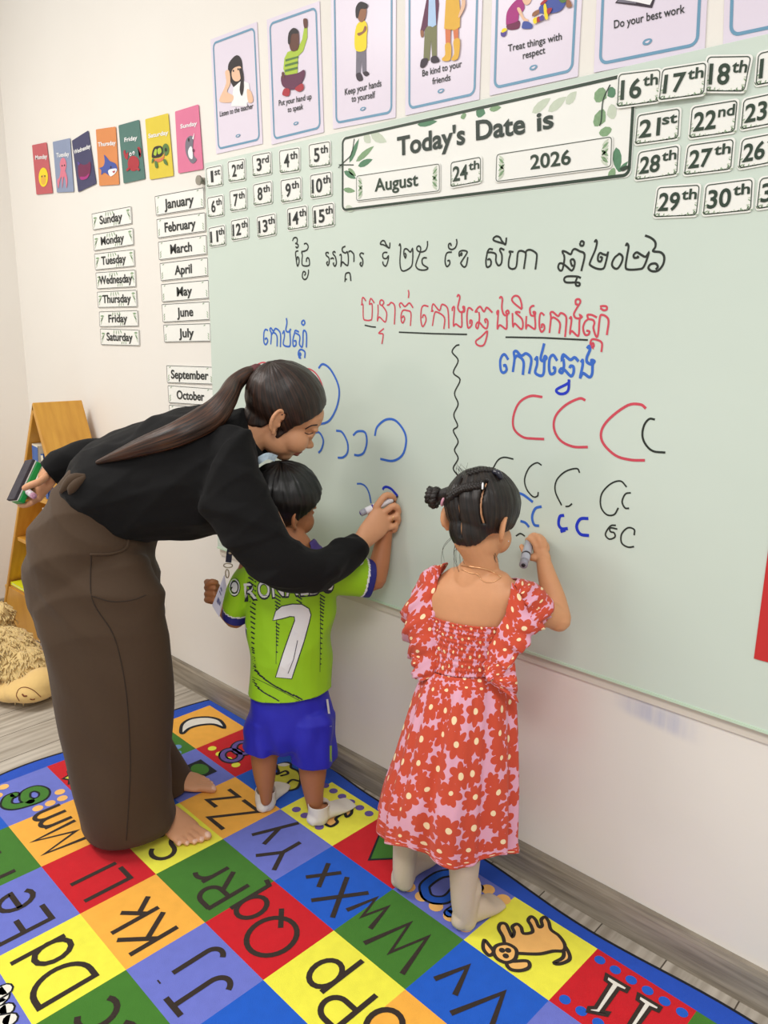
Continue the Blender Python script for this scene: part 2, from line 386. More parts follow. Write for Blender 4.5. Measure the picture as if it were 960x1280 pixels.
# number eight with dots
q = MB()
for c in ((268, 253), (312, 225)):
    e = [(c[0]+34*math.cos(a), c[1]+22*math.sin(a)) for a in np.linspace(0, 6.283, 16, endpoint=False)]
    rug_line(q, zz(e), .026, 1, .0006, True); rug_line(q, zz(e), .014, 0, .0010, True)
dots(q, [ij for ij in ((1.16, .80), (1.36, .80), (1.56, .80), (1.76, .80))], .0135, 2, .0006)
q.build('printed_number', [RPU, RE, YEL], rug)
q = MB(); dots(q, [(.78, 1.2), (.78, 1.42), (.92, 1.3), (.92, 1.55), (.2, 1.3), (.2, 1.5)], .014, 0, .0006); q.build('printed_dots', RLB, rug)
# traffic light
q = MB(); tl = [RG(1.28, 1.52, RZ+.0006), RG(1.28, 1.2, RZ+.0006)]
q.add([RG(a, c, RZ+.0006) for a, c in ((1.30, 1.93), (1.30, 1.12), (1.72, 1.12), (1.72, 1.93))], [(0, 1, 2, 3)], 0)
q.add([RG(1.51+.15*math.cos(t), 1.29+.13*math.sin(t), RZ+.0010) for t in np.linspace(0, 6.283, 20, endpoint=False)], [tuple(range(20))], 1)
q.add([RG(1.51+.15*math.cos(t), 1.60+.13*math.sin(t), RZ+.0010) for t in np.linspace(0, 6.283, 20, endpoint=False)], [tuple(range(20))], 2)
q.build('traffic_light_picture', [RE, GRN, RLG], rug)
# duck
q = MB(); dk = zz([(438, 292), (470, 280), (490, 285), (492, 300), (520, 315), (527, 345), (515, 375), (480, 385), (450, 372), (425, 350), (430, 325), (445, 315)])
rug_px(q, dk, 0, .0006); rug_line(q, dk, .008, 1, .0010, True); rug_line(q, zz([(440, 325), (470, 312), (480, 322), (455, 330)]), .008, 1, .0010)
rug_line(q, zz([(475, 362), (495, 345), (520, 350)]), .008, 1, .0010); 
rug_px(q, zz([(440, 288), (465, 281), (487, 286), (465, 294)]), 2, .0011); q.build('duck_picture', [RLG, RE, RW], rug)
# nine with purple dots
q = MB()
dots(q, [(2.12+.88+.17*k, .14) for k in range(6)], .0125, 0, .0006); dots(q, [(3.15, .84), (3.32, .84), (3.62, .86)], .0125, 0, .0006)
n9 = zz([(640, 520), (618, 505), (640, 478), (690, 455), (715, 445), (718, 470), (700, 484), (690, 470), (660, 490), (665, 505)])
rug_px(q, n9, 1, .0006); rug_line(q, n9, .009, 2, .0010, True); q.build('printed_number', [RPU, RPE, RE], rug)
# triangle
q = MB(); tr = [(462, 1075), (478, 1032), (520, 1062)]
tr = [(461.5, 1075), (479, 1032), (522, 1072)]
rug_px(q, tr, 0, .0006, False); rug_line(q, tr, .006, 1, .0010, True, False); q.build('triangle_picture', [GRN, RE], rug)
# ten with peach dots
q = MB(); z8 = lambda pts: Z(470, 1030, 5.647, pts)
z0 = z8([(345, 470), (350, 430), (420, 375), (480, 352), (560, 350), (600, 390), (560, 470), (500, 530), (420, 538), (365, 515)])
rug_line(q, z0, .030, 1, .0006, True); rug_line(q, z0, .018, 0, .0010, True)
one = z8([(520, 630), (620, 560), (700, 470), (720, 450)]); rug_line(q, one, .03, 1, .0006); rug_line(q, one, .02, 0, .0010)
dots(q, [(5.1+.2*k, .83) for k in range(5)], .017, 2, .0006); dots(q, [(5.1+.21*k, .14) for k in range(5)], .017, 2, .0006)
q.build('printed_number', [BLU, RE, RPE], rug)
# puppy
q = MB(); zd = lambda pts: Z(400, 960, 1.7143, pts)
body = zd([(398,382),(392,362),(383,345),(387,334),(398,335),(405,348),(412,362),(416,352),(412,341),(422,335),(431,342),(436,355),(455,352),(452,338),(446,327),(453,319),(462,326),(469,341),(476,338),(474,326),(482,320),(490,330),(495,347),(512,360),(524,378),(522,392),(500,393),(470,399),(430,398),(415,396)])
tail = zd([(515, 372), (530, 390), (535, 410), (515, 420), (502, 418), (520, 407), (522, 392)])
head = zd([(372, 395), (378, 382), (400, 378), (420, 390), (418, 410), (400, 418), (380, 410)])
e1 = zd([(372, 395), (362, 380), (352, 370), (350, 388), (362, 402)]); e2 = zd([(400, 418), (420, 415), (445, 415), (448, 428), (430, 435), (408, 432)])
for k, p in enumerate((tail, body, e1, e2, head)):
    rug_px(q, p, 0, .0006+.0002*k); rug_line(q, p, .0085, 1, .0007+.0002*k, True)
for c in ((390, 392), (403, 392), (398, 404)): 
    cc = Z(400, 960, 1.7143, [c])[0]; w0 = PF(*cc, RZ); q.add([(w0[0]+.007*math.cos(a), w0[1]+.007*math.sin(a), RZ+.0018) for a in np.linspace(0, 6.283, 10, endpoint=False)], [tuple(range(10))], 1)
q.build('puppy_picture', [RPE, RK], rug)
# eleven with blue dots
q = MB(); ze = lambda pts: Z(660, 1060, 3.2, pts)
for dx, dy in ((0, 0), (128, 78)):
    st = [(p[0]+dx, p[1]+dy) for p in [(315, 508), (402, 560), (392, 575), (362, 562), (295, 655), (322, 660), (315, 670), (240, 655), (245, 640), (270, 640), (330, 545), (310, 530)]]
    rug_px(q, ze(st), 0, .0006, False); rug_line(q, ze(st), .008, 1, .0010, True, False)
dots(q, [(7.09+.165*k, .13) for k in range(6)], .0115, 2, .0006); dots(q, [(7.1+.17*k, .87) for k in range(5)], .0115, 2, .0006)
q.build('printed_number', [RW, RK, BLU], rug)
# six, flower, hand
q = MB(); z6 = lambda pts: Z(0, 980, 4.27, pts)
six = z6([(75, 60), (45, 75), (35, 110), (75, 122), (150, 105), (225, 75), (235, 40), (190, 25), (140, 45), (135, 80), (165, 95)])
rug_line(q, six, .034, 1, .0006); rug_line(q, six, .022, 0, .0010)
dots(q, [(.88, 3.18), (.88, 3.36), (.72, 3.14), (.88, 3.54), (.1, 3.7), (.1, 3.9), (.25, 3.85)], .014, 2, .0006); q.build('printed_number', [GRN, RE, RPE], rug)
q = MB(); c = PF(101, 969, RZ); fl = [(c[0]+(.035+.014*(k % 2))*math.cos(k*math.pi/8), c[1]+(.035+.014*(k % 2))*math.sin(k*math.pi/8)) for k in range(16)]
q.add([(a, d, RZ+.0006) for a, d in fl], [tuple(range(16))], 0); vs, fs = ribbon(fl, .006, True); q.add([(a, d, RZ+.001) for a, d in vs], fs, 1); q.build('flower_picture', [RLG, RE], rug)
q = MB()
for k, (a, d) in enumerate((((2, 1247), (-14, 1262)), ((8, 1262), (-12, 1270)), ((12, 1275), (-14, 1280)), ((6, 1238), (-14, 1250)))):
    rug_line(q, [a, d], .034, 1, .0006+.0003*k); rug_line(q, [a, d], .026, 0, .0007+.0003*k)
q.build('hand_picture', [RW, RE], rug)
# ================================================================ things on the wall
PAPER = mat('card_paper', (236, 236, 230), .35, .02, 20); INKB = mat('print_black', (38, 42, 40), .5, .05)
DKGREEN = mat('print_dark_green', (44, 62, 48), .4, .1); LEAF1 = mat('print_leaf_green', (128, 160, 120), .5, .25, 200); LEAF2 = mat('print_leaf_pale', (196, 206, 186), .5, .1, 100); LEAF4 = mat('print_leaf_olive', (104, 124, 96), .5, .1, 100); LEAF3 = mat('print_leaf_deep', (84, 130, 98), .5, .2, 150)
GLASS_T = .014
YB = -GLASS_T                                # front face of the glass board
def quadmap(c, y):
    A = [PW(px, py, y) for px, py in c]      # TL TR BR BL
    def m(u, v, d=0):
        p = (A[3]*(1-u)+A[2]*u)*(1-v)+(A[0]*(1-u)+A[1]*u)*v
        return p+V3((0, -d, 0))
    w = (np.linalg.norm(A[1]-A[0])+np.linalg.norm(A[2]-A[3]))/2; h = (np.linalg.norm(A[0]-A[3])+np.linalg.norm(A[1]-A[2]))/2
    return m, w, h
class Card:
    """a printed sheet whose four corners lie in the wall plane"""
    def __init__(s, name, c, y, t, label, cat, group=None, r=.006, paper=None, curl=0):
        s.y = y; s.m0, s.w, s.h = quadmap(c, y); s.t = t
        if curl:
            s.m = lambda u, v, d=0: s.m0(u, v, d+curl*(abs(2*u-1)**2*.6+(1-v)**3*.8*abs(u-.3)))
        else: s.m = s.m0
        o = s.m(.5, 0)
        s.root = empty(name, o, label, cat, group)
        q = MB(); P = rrect(s.w, s.h, r)
        if curl:
            nu, nv = 10, 14; vs = []; fs = []
            for d in (0, t):
                for a in range(nu+1):
                    for b in range(nv+1): vs.append(s.m(a/nu, b/nv, d))
            L = (nu+1)*(nv+1); I = lambda a, b: a*(nv+1)+b
            for a in range(nu):
                for b in range(nv):
                    fs.append((I(a, b), I(a+1, b), I(a+1, b+1), I(a, b+1))); fs.append(tuple(L+k for k in (I(a, b), I(a, b+1), I(a+1, b+1), I(a+1, b))))
            for a in range(nu): fs += [(I(a, 0), L+I(a, 0), L+I(a+1, 0), I(a+1, 0)), (I(a, nv), I(a+1, nv), L+I(a+1, nv), L+I(a, nv))]
            for b in range(nv): fs += [(I(0, b), I(0, b+1), L+I(0, b+1), L+I(0, b)), (I(nu, b), L+I(nu, b), L+I(nu, b+1), I(nu, b+1))]
            q.add(vs, fs)
        else:
            n = len(P)
            q.add([s.m(x/s.w, z/s.h, 0) for x, z in P]+[s.m(x/s.w, z/s.h, t) for x, z in P],
                  [tuple(range(n)), tuple(range(2*n-1, n-1, -1))]+[(k, (k+1) % n, (k+1) % n+n, k+n) for k in range(n)])
        q.build('sheet', paper or PAPER, s.root)
    def D(s, k): return s.t+.0004*k+.0003
    def outline(s, inset, wd, m, r=.006, name='printed_border', k=1):
        P = [(x+inset, z+inset) for x, z in rrect(s.w-2*inset, s.h-2*inset, r)]
        if s.m is not s.m0: P = [p for p in spline(P, 8, True)]
        vs, fs = ribbon(P, wd, True); q = MB(); q.add([s.m(v[0]/s.w, v[1]/s.h, s.D(k)) for v in vs], fs); return q.build(name, m, s.root)
    def shape(s, q, pts, m, k, smooth=True):
        P = spline(pts, 4, True) if smooth else pts
        q.add([s.m(p[0], p[1], s.D(k)) for p in P], [tuple(range(len(P)))], m)
    def leaf(s, q, x, z, ang, L, wd, m, k=1):   # metres on the sheet
        a = math.radians(ang); c, n = math.cos(a), math.sin(a); P = []
        for t, o in ((0, 0), (.3, .8), (.55, 1), (.8, .6), (1, 0), (.8, -.6), (.55, -1), (.3, -.8)):
            X, Y = t*L, o*wd/2; P.append(((x+X*c-Y*n)/s.w, (z+X*n+Y*c)/s.h))
        q.add([s.m(min(.995, max(.005, p[0])), min(.99, max(.01, p[1])), s.D(k)) for p in P], [tuple(range(8))], m)
    def word(s, parts, m, k=2, name='lettering', bold=.012):
        """parts: (string, u0, u1, v_base, v_cap)"""
        q = MB()
        for st, u0, u1, vb, vc in parts:
            v, f = text2d(st, bold); W = v[:, 0].max()
            q.add([s.m(u0+(u1-u0)*x/W, vb+(vc-vb)*y, s.D(k)) for x, y in v], f)
        return q.build(name, m, s.root)
def text_px(parent, y, items, m, name='lettering', bold=.012, shear=0):
    """items: (string, baseline start px, baseline end px, cap height px)"""
    q = MB()
    for st, p0, p1, h in items:
        v, f = text2d(st, bold, shear); W = v[:, 0].max(); A = PW(*p0, y); B = PW(*p1, y); U = PW(p0[0]-.02*h, p0[1]-h, y)-A
        q.add([A+(B-A)*(a/W)+U*c for a, c in v], f)
    return q.build(name, m, parent)
def shapes_px(parent, y, name, items, mats, step=.0003):
    """items: (material index, pixel outline, smooth) stacked away from the wall"""
    q = MB()
    for k, it in enumerate(items):
        P = spline(it[1], 4, True) if (len(it) < 3 or it[2]) else it[1]
        q.add([PW(p[0], p[1], y-step*k) for p in P], [tuple(range(len(P)))], it[0])
    return q.build(name, mats, parent)
def ell(cx, cy, rx, ry, rot=0, n=14):
    c, s_ = math.cos(math.radians(rot)), math.sin(math.radians(rot))
    return [(cx+rx*math.cos(a)*c-ry*math.sin(a)*s_, cy+rx*math.cos(a)*s_+ry*math.sin(a)*c) for a in np.linspace(0, 6.283, n, endpoint=False)]

# ---------------------------------------------------------------- glass board
mg, nt, b, tc = node_mat('pale_green_glass')
geo = N(nt, 'ShaderNodeNewGeometry'); P = geo.outputs['Position']
c = mixc(nt, noise_n(nt, mapping(nt, P, (2, 2, 3)), 1.2, 5), lin((199, 212, 201)), lin((207, 219, 208)))
nt.links.new(c, b.inputs['Base Color']); b.inputs['Roughness'].default_value = .16; b.inputs['Specular IOR Level'].default_value = .45
zb = np.mean([PW(278, 690)[2], PW(470, 748)[2], PW(960, 905)[2]]); zt = np.mean([PW(258, 205)[2], PW(770, 90)[2]])
xb0 = np.mean([PW(268, 510)[0], PW(261, 205)[0], PW(279, 690)[0]]); xb1 = 1.3
board = empty('glass_writing_board', ((xb0+xb1)/2, -.007, zb), 'large pale green glass writing board covered in handwriting on the white wall', 'board')
q = MB(); q.box(((xb0+xb1)/2, -.009, (zb+zt)/2), ((xb1-xb0)/2, .005, (zt-zb)/2)); q.build('glass_panel', mg, board, bevel=.001)
edge = mat('glass_edge', (196, 220, 196), .2)
q = MB(); q.box(((xb0+xb1)/2, -.0095, zb+.0025), ((xb1-xb0)/2+.001, .0062, .003)); q.build('bottom_edge_strip', edge, board)
q = MB(); q.box(((xb0+xb1)/2, -.0030, zb-.0125), ((xb1-xb0)/2+.001, .0022, .0125)); q.build('under_board_shade', mat('shade_beige', (216, 209, 197), .45, .04, 8), board)  # beige strip added for the shaded band on the wall under the glass
steel = mat('brushed_steel', (150, 146, 138), .3, .05, 80, metal=1)
def bolt(px, py):
    c = PW(px, py, YB); q = MB()
    for r, a, d in ((.012, 0, .006), (.0085, .006, .010)):
        n = 20; vs = [(c[0]+r*math.cos(t), YB-dd, c[2]+r*math.sin(t)) for dd in (a, d) for t in np.linspace(0, 6.283, n, endpoint=False)]
        q.add(vs, [tuple(range(n)), tuple(range(n, 2*n))]+[(k, (k+1) % n, (k+1) % n+n, k+n) for k in range(n)])
    q.build('mounting_bolt', steel, board)
q = MB(); c = PW(252.5, 226, -.01); n = 18
for r, y0, y1 in ((.010, 0, -.018), (.014, -.018, -.024)):
    vs = [(c[0]+r*math.cos(t), dd, c[2]+r*math.sin(t)) for dd in (y0, y1) for t in np.linspace(0, 6.283, n, endpoint=False)]
    q.add(vs, [tuple(range(n)), tuple(range(n, 2*n))]+[(k, (k+1) % n, (k+1) % n+n, k+n) for k in range(n)])
q.build('mounting_bolt', steel, board)

# ---------------------------------------------------------------- classroom rule posters
LAV = mat('poster_lavender', (222, 212, 226), .3, .05, 3); TEAL = mat('poster_teal_line', (104, 150, 178), .4, .05)
C_ = {k: mat('print_'+k, v, .5, .05, 60) for k, v in dict(skin=(232, 190, 158), brown=(98, 58, 44), tan=(150, 100, 70), hair=(40, 32, 34), white=(236, 236, 236), lime=(170, 196, 60), maroon=(98, 44, 74), red=(170, 44, 56),
      yellow=(240, 214, 28), grey=(116, 112, 124), olive=(122, 122, 84), sky=(176, 204, 236), mustard=(226, 176, 60), orange=(214, 120, 76), magenta=(168, 44, 124), plum=(112, 32, 74), blue=(66, 84, 160), violet=(86, 70, 150), dark=(52, 40, 52), green=(84, 120, 60), pink=(216, 120, 140)).items()}
CM = list(C_.values()); CI = {k: i for i, k in enumerate(C_)}
def poster(c, label, bi=.011):
    K = Card('rule_poster', c, -.001, .0012, label, 'poster', 'classroom rule posters', r=.002, paper=LAV)
    K.outline(.013, .0055, TEAL, .014); return K
def pic(K, items): return shapes_px(K.root, K.y-K.D(2), 'illustration', [(CI[a], p, s) for a, p, s in [(i+(True,))[:3] for i in items]], CM, .0002)
def eye(K, x, y, s):
    shapes_px(K.root, K.y-K.D(2), 'publisher_mark', [(0, [(x-s, y+.2*s), (x-.5*s, y-.5*s), (x+.6*s, y-.75*s), (x+s, y-.3*s), (x+.4*s, y+.45*s), (x-.6*s, y+.65*s)]),
              (1, [(x-.5*s, y+.1*s), (x, y-.25*s), (x+.55*s, y-.35*s), (x+.1*s, y+.2*s)])], [TEAL, LAV])
def cap(K, items): text_px(K.root, K.y-K.D(2), items, INKB, 'caption', .012)
z2_ = lambda p: Z(250, 0, 3.84, p)
z3_ = lambda p: Z(490, 0, 3.84, p)
z4_ = lambda p: Z(720, 0, 4, p)
K = poster([(263.5, 49.5), (321.6, 27.3), (328.6, 179.7), (270.8, 192.7)], 'rule poster reading Listen to the teacher, girl cupping her ear')
pic(K, [('hair', z2_([(140, 300), (175, 265), (200, 290), (205, 370), (205, 450), (195, 465), (150, 400), (135, 340)])),
        ('white', z2_([(150, 510), (160, 420), (200, 385), (235, 400), (245, 480), (225, 495), (225, 510)]), False),
        ('skin', z2_([(95, 470), (125, 400), (120, 345), (140, 340), (145, 400), (130, 440), (160, 460), (150, 490), (100, 490)])),
        ('skin', z2_([(225, 430), (245, 440), (255, 485), (232, 490)])),
        ('skin', z2_([(152, 345), (165, 325), (195, 320), (198, 360), (190, 385), (170, 390), (155, 375)])),
        ('hair', z2_([(188, 330), (205, 340), (210, 420), (200, 460), (190, 430), (195, 380)]))]
    + [('hair', z2_(ell(160, 340, 4, 5, 0, 8))), ('hair', z2_(ell(183, 332, 4, 5, 0, 8)))])
cap(K, [('Listen to the teacher', (274.7, 145.8), (316.4, 135.4), 6.4)]); eye(K, 297.4, 169.8, 3)
K = poster([(333.9, 24.7), (399.7, 1.3), (405, 165.4), (339.8, 181)], 'rule poster reading Put your hand up to speak, seated boy raising an arm')
st = lambda pts: z2_(pts)
pic(K, [('lime', st([(405, 280), (420, 250), (470, 230), (490, 190), (500, 130), (515, 130), (515, 180), (495, 245), (470, 270), (468, 350), (440, 365), (410, 362), (400, 330)]), False),
        ('green', st([(410, 285), (472, 268), (472, 278), (410, 296)]), False), ('green', st([(408, 310), (470, 293), (470, 304), (408, 321)]), False), ('green', st([(407, 335), (468, 320), (468, 330), (408, 346)]), False),
        ('brown', st([(495, 95), (505, 88), (515, 95), (514, 130), (500, 132)])), ('brown', st([(425, 180), (440, 150), (470, 150), (475, 190), (470, 235), (440, 245), (428, 215)])),
        ('hair', st([(422, 205), (425, 160), (445, 135), (465, 140), (472, 160), (440, 165), (432, 210)])),
        ('maroon', st([(390, 365), (420, 360), (470, 350), (500, 335), (500, 370), (470, 420), (430, 430), (395, 410)])), ('red', st([(395, 455), (405, 425), (430, 430), (425, 460)])), ('red', st([(455, 425), (490, 400), (497, 425), (475, 440)])),
        ('brown', st([(392, 350), (402, 345), (405, 375), (395, 370)]))])
cap(K, [('Put your hand up', (348.4, 132.3), (389.3, 123.7), 7), ('to speak', (359.4, 140.6), (379, 136.2), 7)]); eye(K, 369.8, 154.4, 3.2)
K = poster([(414, -12), (495.5, -44), (494.8, 147), (416.7, 161.5)], 'rule poster reading Keep your hands to yourself, child in yellow jumper')
pic(K, [('grey', st([(750, 235), (797, 235), (798, 350), (780, 352), (775, 290), (770, 360), (748, 365)]), False), ('dark', st([(750, 355), (770, 350), (782, 380), (765, 390), (752, 378)])), ('dark', st([(782, 350), (800, 342), (812, 355), (795, 366)])),
        ('yellow', st([(742, 175), (755, 115), (790, 100), (803, 130), (800, 170), (795, 238), (748, 242)])), ('tan', st([(755, 160), (780, 150), (790, 125), (800, 130), (795, 150), (765, 172)])),
        ('tan', st([(755, 60), (775, 35), (797, 40), (795, 80), (780, 105), (762, 98)])), ('hair', st([(748, 80), (748, 35), (770, 8), (805, 22), (795, 42), (770, 45), (758, 85)]))])
cap(K, [('Keep your hands', (431, 119), (476.6, 107.6), 8), ('to yourself', (439.3, 127.6), (468.8, 121.9), 8)]); eye(K, 453.6, 136.2, 3.6)
K = poster([(507, -58), (606, -92), (599.4, 124.5), (507, 144.5)], 'rule poster reading Be kind to your friends, two children side by side')
pic(K, [('olive', z3_([(158, 130), (215, 120), (215, 270), (192, 275), (188, 190), (180, 290), (150, 295)]), False), ('maroon', z3_([(140, 130), (165, 0), (170, -60), (215, -60), (225, 20), (215, 120), (205, 125), (205, 0), (178, 0), (172, 120), (150, 155), (135, 150)]), False),
        ('sky', z3_([(178, -40), (206, -40), (212, 120), (195, 130), (172, 122)]), False), ('tan', z3_([(136, 148), (150, 148), (152, 172), (140, 178)])), ('dark', z3_([(135, 320), (142, 285), (170, 280), (168, 305), (150, 325)])), ('dark', z3_([(188, 275), (212, 268), (228, 292), (205, 302), (188, 298)])),
        ('orange', z3_([(255, 130), (282, 130), (280, 215), (258, 215)]), False), ('orange', z3_([(292, 130), (318, 130), (318, 190), (298, 195)]), False),
        ('mustard', z3_([(262, -60), (315, -60), (328, 60), (325, 130), (300, 145), (250, 138), (255, 50)]), False), ('mustard', z3_([(255, 212), (282, 212), (280, 285), (245, 292), (240, 280), (255, 262)])), ('mustard', z3_([(295, 195), (325, 188), (320, 270), (300, 290), (284, 285), (298, 255)])),
        ('skin', z3_([(325, -40), (340, -50), (352, 20), (330, 75), (318, 80), (335, 15)]))])
cap(K, [('Be kind to your', (527.8, 95.6), (577.2, 83.3), 8), ('friends', (540.3, 105.5), (563, 100.3), 8)]); eye(K, 551, 113.8, 4.2)
K = poster([(618, -95), (735, -135), (722.5, 95.8), (612.4, 119.8)], 'rule poster reading Treat things with respect, children kneeling with blocks')
zt_ = lambda p: Z(610, 0, 8, p)
pic(K, [('plum', zt_([(195, 240), (310, 205), (310, 280), (235, 300), (190, 285)])), ('magenta', zt_([(180, 240), (190, 120), (260, 20), (330, -20), (365, 60), (350, 110), (310, 140), (300, 205), (250, 230), (190, 245)])),
        ('skin', zt_([(290, 90), (320, 80), (360, 170), (400, 195), (395, 225), (350, 200)])), ('skin', zt_([(345, -40), (430, -40), (425, 20), (385, 50), (350, 20)])),
        ('blue', zt_([(340, 250), (355, 215), (400, 215), (445, 250), (430, 285), (345, 285)])), ('violet', zt_([(130, 320), (180, 300), (180, 345), (150, 368), (130, 355)])), ('yellow', zt_([(132, 320), (150, 285), (188, 285), (180, 310), (150, 325)])),
        ('blue', zt_([(510, 120), (520, 60), (620, -10), (780, -20), (750, 80), (680, 125), (560, 135)])), ('tan', zt_([(445, 165), (450, 125), (505, 95), (510, 130)])), ('tan', zt_([(785, -10), (815, 0), (840, 50), (830, 70), (785, 70)])),
        ('green', zt_([(690, -40), (780, -40), (780, 15), (730, 25)])), ('red', zt_([(520, 40), (570, -10), (595, 0), (550, 45)])), ('yellow', zt_([(555, 60), (580, 45), (600, 180), (570, 185)])), ('yellow', zt_([(450, 190), (490, 170), (495, 215), (460, 238)])), ('red', zt_([(490, 175), (520, 165), (520, 210), (490, 220)])), ('violet', zt_([(515, 170), (550, 150), (560, 190), (520, 205)])), ('red', zt_([(590, 90), (640, 80), (620, 130), (595, 140)]))])
cap(K, [('Treat things with', (635, 64.6), (702.2, 49.5), 8.6), ('respect', (653.5, 73.7), (681.4, 66.4), 8.6)]); eye(K, 666.6, 84.6, 5)
K = poster([(752, -145), (894, -190), (881, 64), (742.5, 91)], 'rule poster reading Do your best work, with an open book drawn on it')
pic(K, [('dark', z4_([(195, 15), (240, -40), (400, -20), (380, 40), (300, 28)]), False), ('grey', z4_([(205, 10), (245, -45), (310, -30), (300, 18)]), False), ('white', z4_([(215, -5), (250, -45), (395, -30), (370, 25), (300, 10)]), False)])
cap(K, [('Do your best work', (767.5, 35.5), (856, 15.5), 10)]); eye(K, 809, 52.5, 6)
K = poster([(912, -210), (1085, -260), (1064, 24), (904, 57.5)], 'rule poster cropped by the photo edge above the 19th date card')

# ---------------------------------------------------------------- weekday picture cards
zdc = lambda p: Z(35, 130, 4.174, p)
WHITE = mat('print_white', (238, 232, 224), .5)
DAYC = [('Monday', [(22, 215), (97, 200), (130, 465), (45, 473)], (192, 90, 96), [(38, 290), (100, 283)], 'red Monday picture card with a yellow pufferfish', 'WHITE'),
 ('Tuesday', [(130, 198), (220, 178), (240, 458), (152, 462)], (136, 148, 176), [(148, 278), (215, 270)], 'grey blue Tuesday picture card with a pink octopus', 'WHITE'),
 ('Wednesday', [(230, 192), (315, 138), (357, 415), (263, 460)], (62, 62, 98), [(240, 262), (327, 228)], 'tilted navy Wednesday picture card with a purple sea creature', 'WHITE'),
 ('Thursday', [(355, 133), (458, 118), (477, 420), (373, 427)], (214, 136, 78), [(365, 222), (458, 212)], 'orange Thursday picture card with a blue shark', 'WHITE'),
 ('Friday', [(473, 112), (580, 82), (612, 390), (500, 415)], (76, 116, 108), [(503, 198), (570, 185)], 'dark green Friday picture card with a red crab', 'WHITE'),
 ('Saturday', [(612, 80), (732, 48), (760, 375), (637, 395)], (218, 196, 58), [(628, 178), (732, 158)], 'yellow Saturday picture card with a green turtle', 'WHITE'),
 ('Sunday', [(768, 40), (890, 2), (915, 340), (785, 362)], (216, 116, 150), [(795, 128), (882, 110)], 'pink Sunday picture card with a grey narwhal', 'WHITE')]
AN = {
 'Monday': [('yellow', ell(80, 382, 24, 50)), ('mustard', ell(80, 395, 14, 26)), ('hair', ell(72, 378, 3, 5, 0, 8)), ('hair', ell(88, 376, 3, 5, 0, 8))],
 'Tuesday': [('pink', ell(183, 318, 17, 38)), ('pink', [(172, 340), (165, 380), (152, 400), (158, 440), (165, 405), (176, 380), (178, 440), (186, 380), (196, 400), (200, 440), (206, 395), (192, 345)]), ('hair', ell(178, 322, 3, 5, 0, 8)), ('hair', ell(190, 320, 3, 5, 0, 8))],
 'Wednesday': [('plum', [(262, 320), (270, 310), (290, 318), (310, 312), (322, 300), (328, 320), (322, 370), (300, 388), (272, 392), (262, 365)]), ('magenta', [(272, 380), (300, 378), (318, 362), (308, 388), (278, 396)]), ('violet', [(262, 320), (258, 300), (270, 310)])],
 'Thursday': [('blue', [(382, 345), (372, 335), (392, 325), (400, 300), (397, 265), (412, 280), (428, 298), (455, 310), (466, 335), (462, 352), (430, 375), (400, 358), (382, 370)]), ('white', [(420, 345), (440, 338), (462, 338), (458, 358), (432, 378), (420, 362)]), ('hair', ell(432, 330, 4, 7, 0, 8)), ('red', [(440, 352), (455, 348), (448, 360)])],
 'Friday': [('red', ell(550, 310, 30, 40)), ('red', [(518, 290), (505, 280), (498, 250), (506, 240), (512, 262), (522, 250), (522, 272)]), ('red', [(580, 280), (590, 268), (578, 250), (570, 228), (582, 225), (590, 245), (588, 262)]), ('white', ell(535, 262, 6, 9)), ('white', ell(551, 255, 6, 9)), ('hair', ell(535, 263, 3, 4, 0, 8)), ('hair', ell(551, 256, 3, 4, 0, 8)), ('red', [(522, 330), (512, 345), (518, 350), (530, 338)]), ('red', [(570, 330), (582, 340), (576, 348), (562, 338)])],
 'Saturday': [('green', ell(718, 238, 18, 32)), ('orange', [(655, 290), (700, 278), (712, 250), (705, 290), (670, 305)]), ('hair', [(645, 275), (655, 230), (680, 218), (700, 225), (702, 260), (690, 275), (660, 282)]), ('lime', [(655, 262), (664, 235), (672, 240), (668, 268)]), ('lime', [(675, 238), (690, 228), (697, 250), (680, 262)]), ('hair', ell(718, 238, 5, 10)), ('green', [(660, 300), (672, 300), (678, 330), (665, 332)]), ('green', [(705, 290), (718, 290), (728, 318), (712, 312)]), ('green', [(648, 285), (658, 290), (645, 310)])],
 'Sunday': [('grey', [(820, 215), (828, 180), (850, 165), (862, 180), (860, 230), (866, 270), (880, 290), (862, 310), (845, 300), (825, 260)]), ('white', [(838, 235), (850, 220), (858, 240), (858, 285), (842, 280), (835, 255)]), ('white', [(856, 180), (868, 150), (864, 185)], False), ('hair', ell(838, 187, 4, 10)), ('maroon', ell(862, 242, 5, 9))]}
for day, c, rgb, tx, lab, _ in DAYC:
    m = mat('card_'+day.lower(), rgb, .5, .08, 12)
    K = Card('weekday_picture_card', zdc(c), -.003, .001, lab, 'card', 'weekday picture cards', r=.004, paper=m, curl=.0)
    text_px(K.root, K.y-K.D(2), [(day, *zdc(tx), 5.2)], WHITE, 'lettering', .025)
    shapes_px(K.root, K.y-K.D(2), 'animal_picture', [(CI[i[0]], zdc(i[1]), len(i) < 3) for i in AN[day]], CM, .0002)

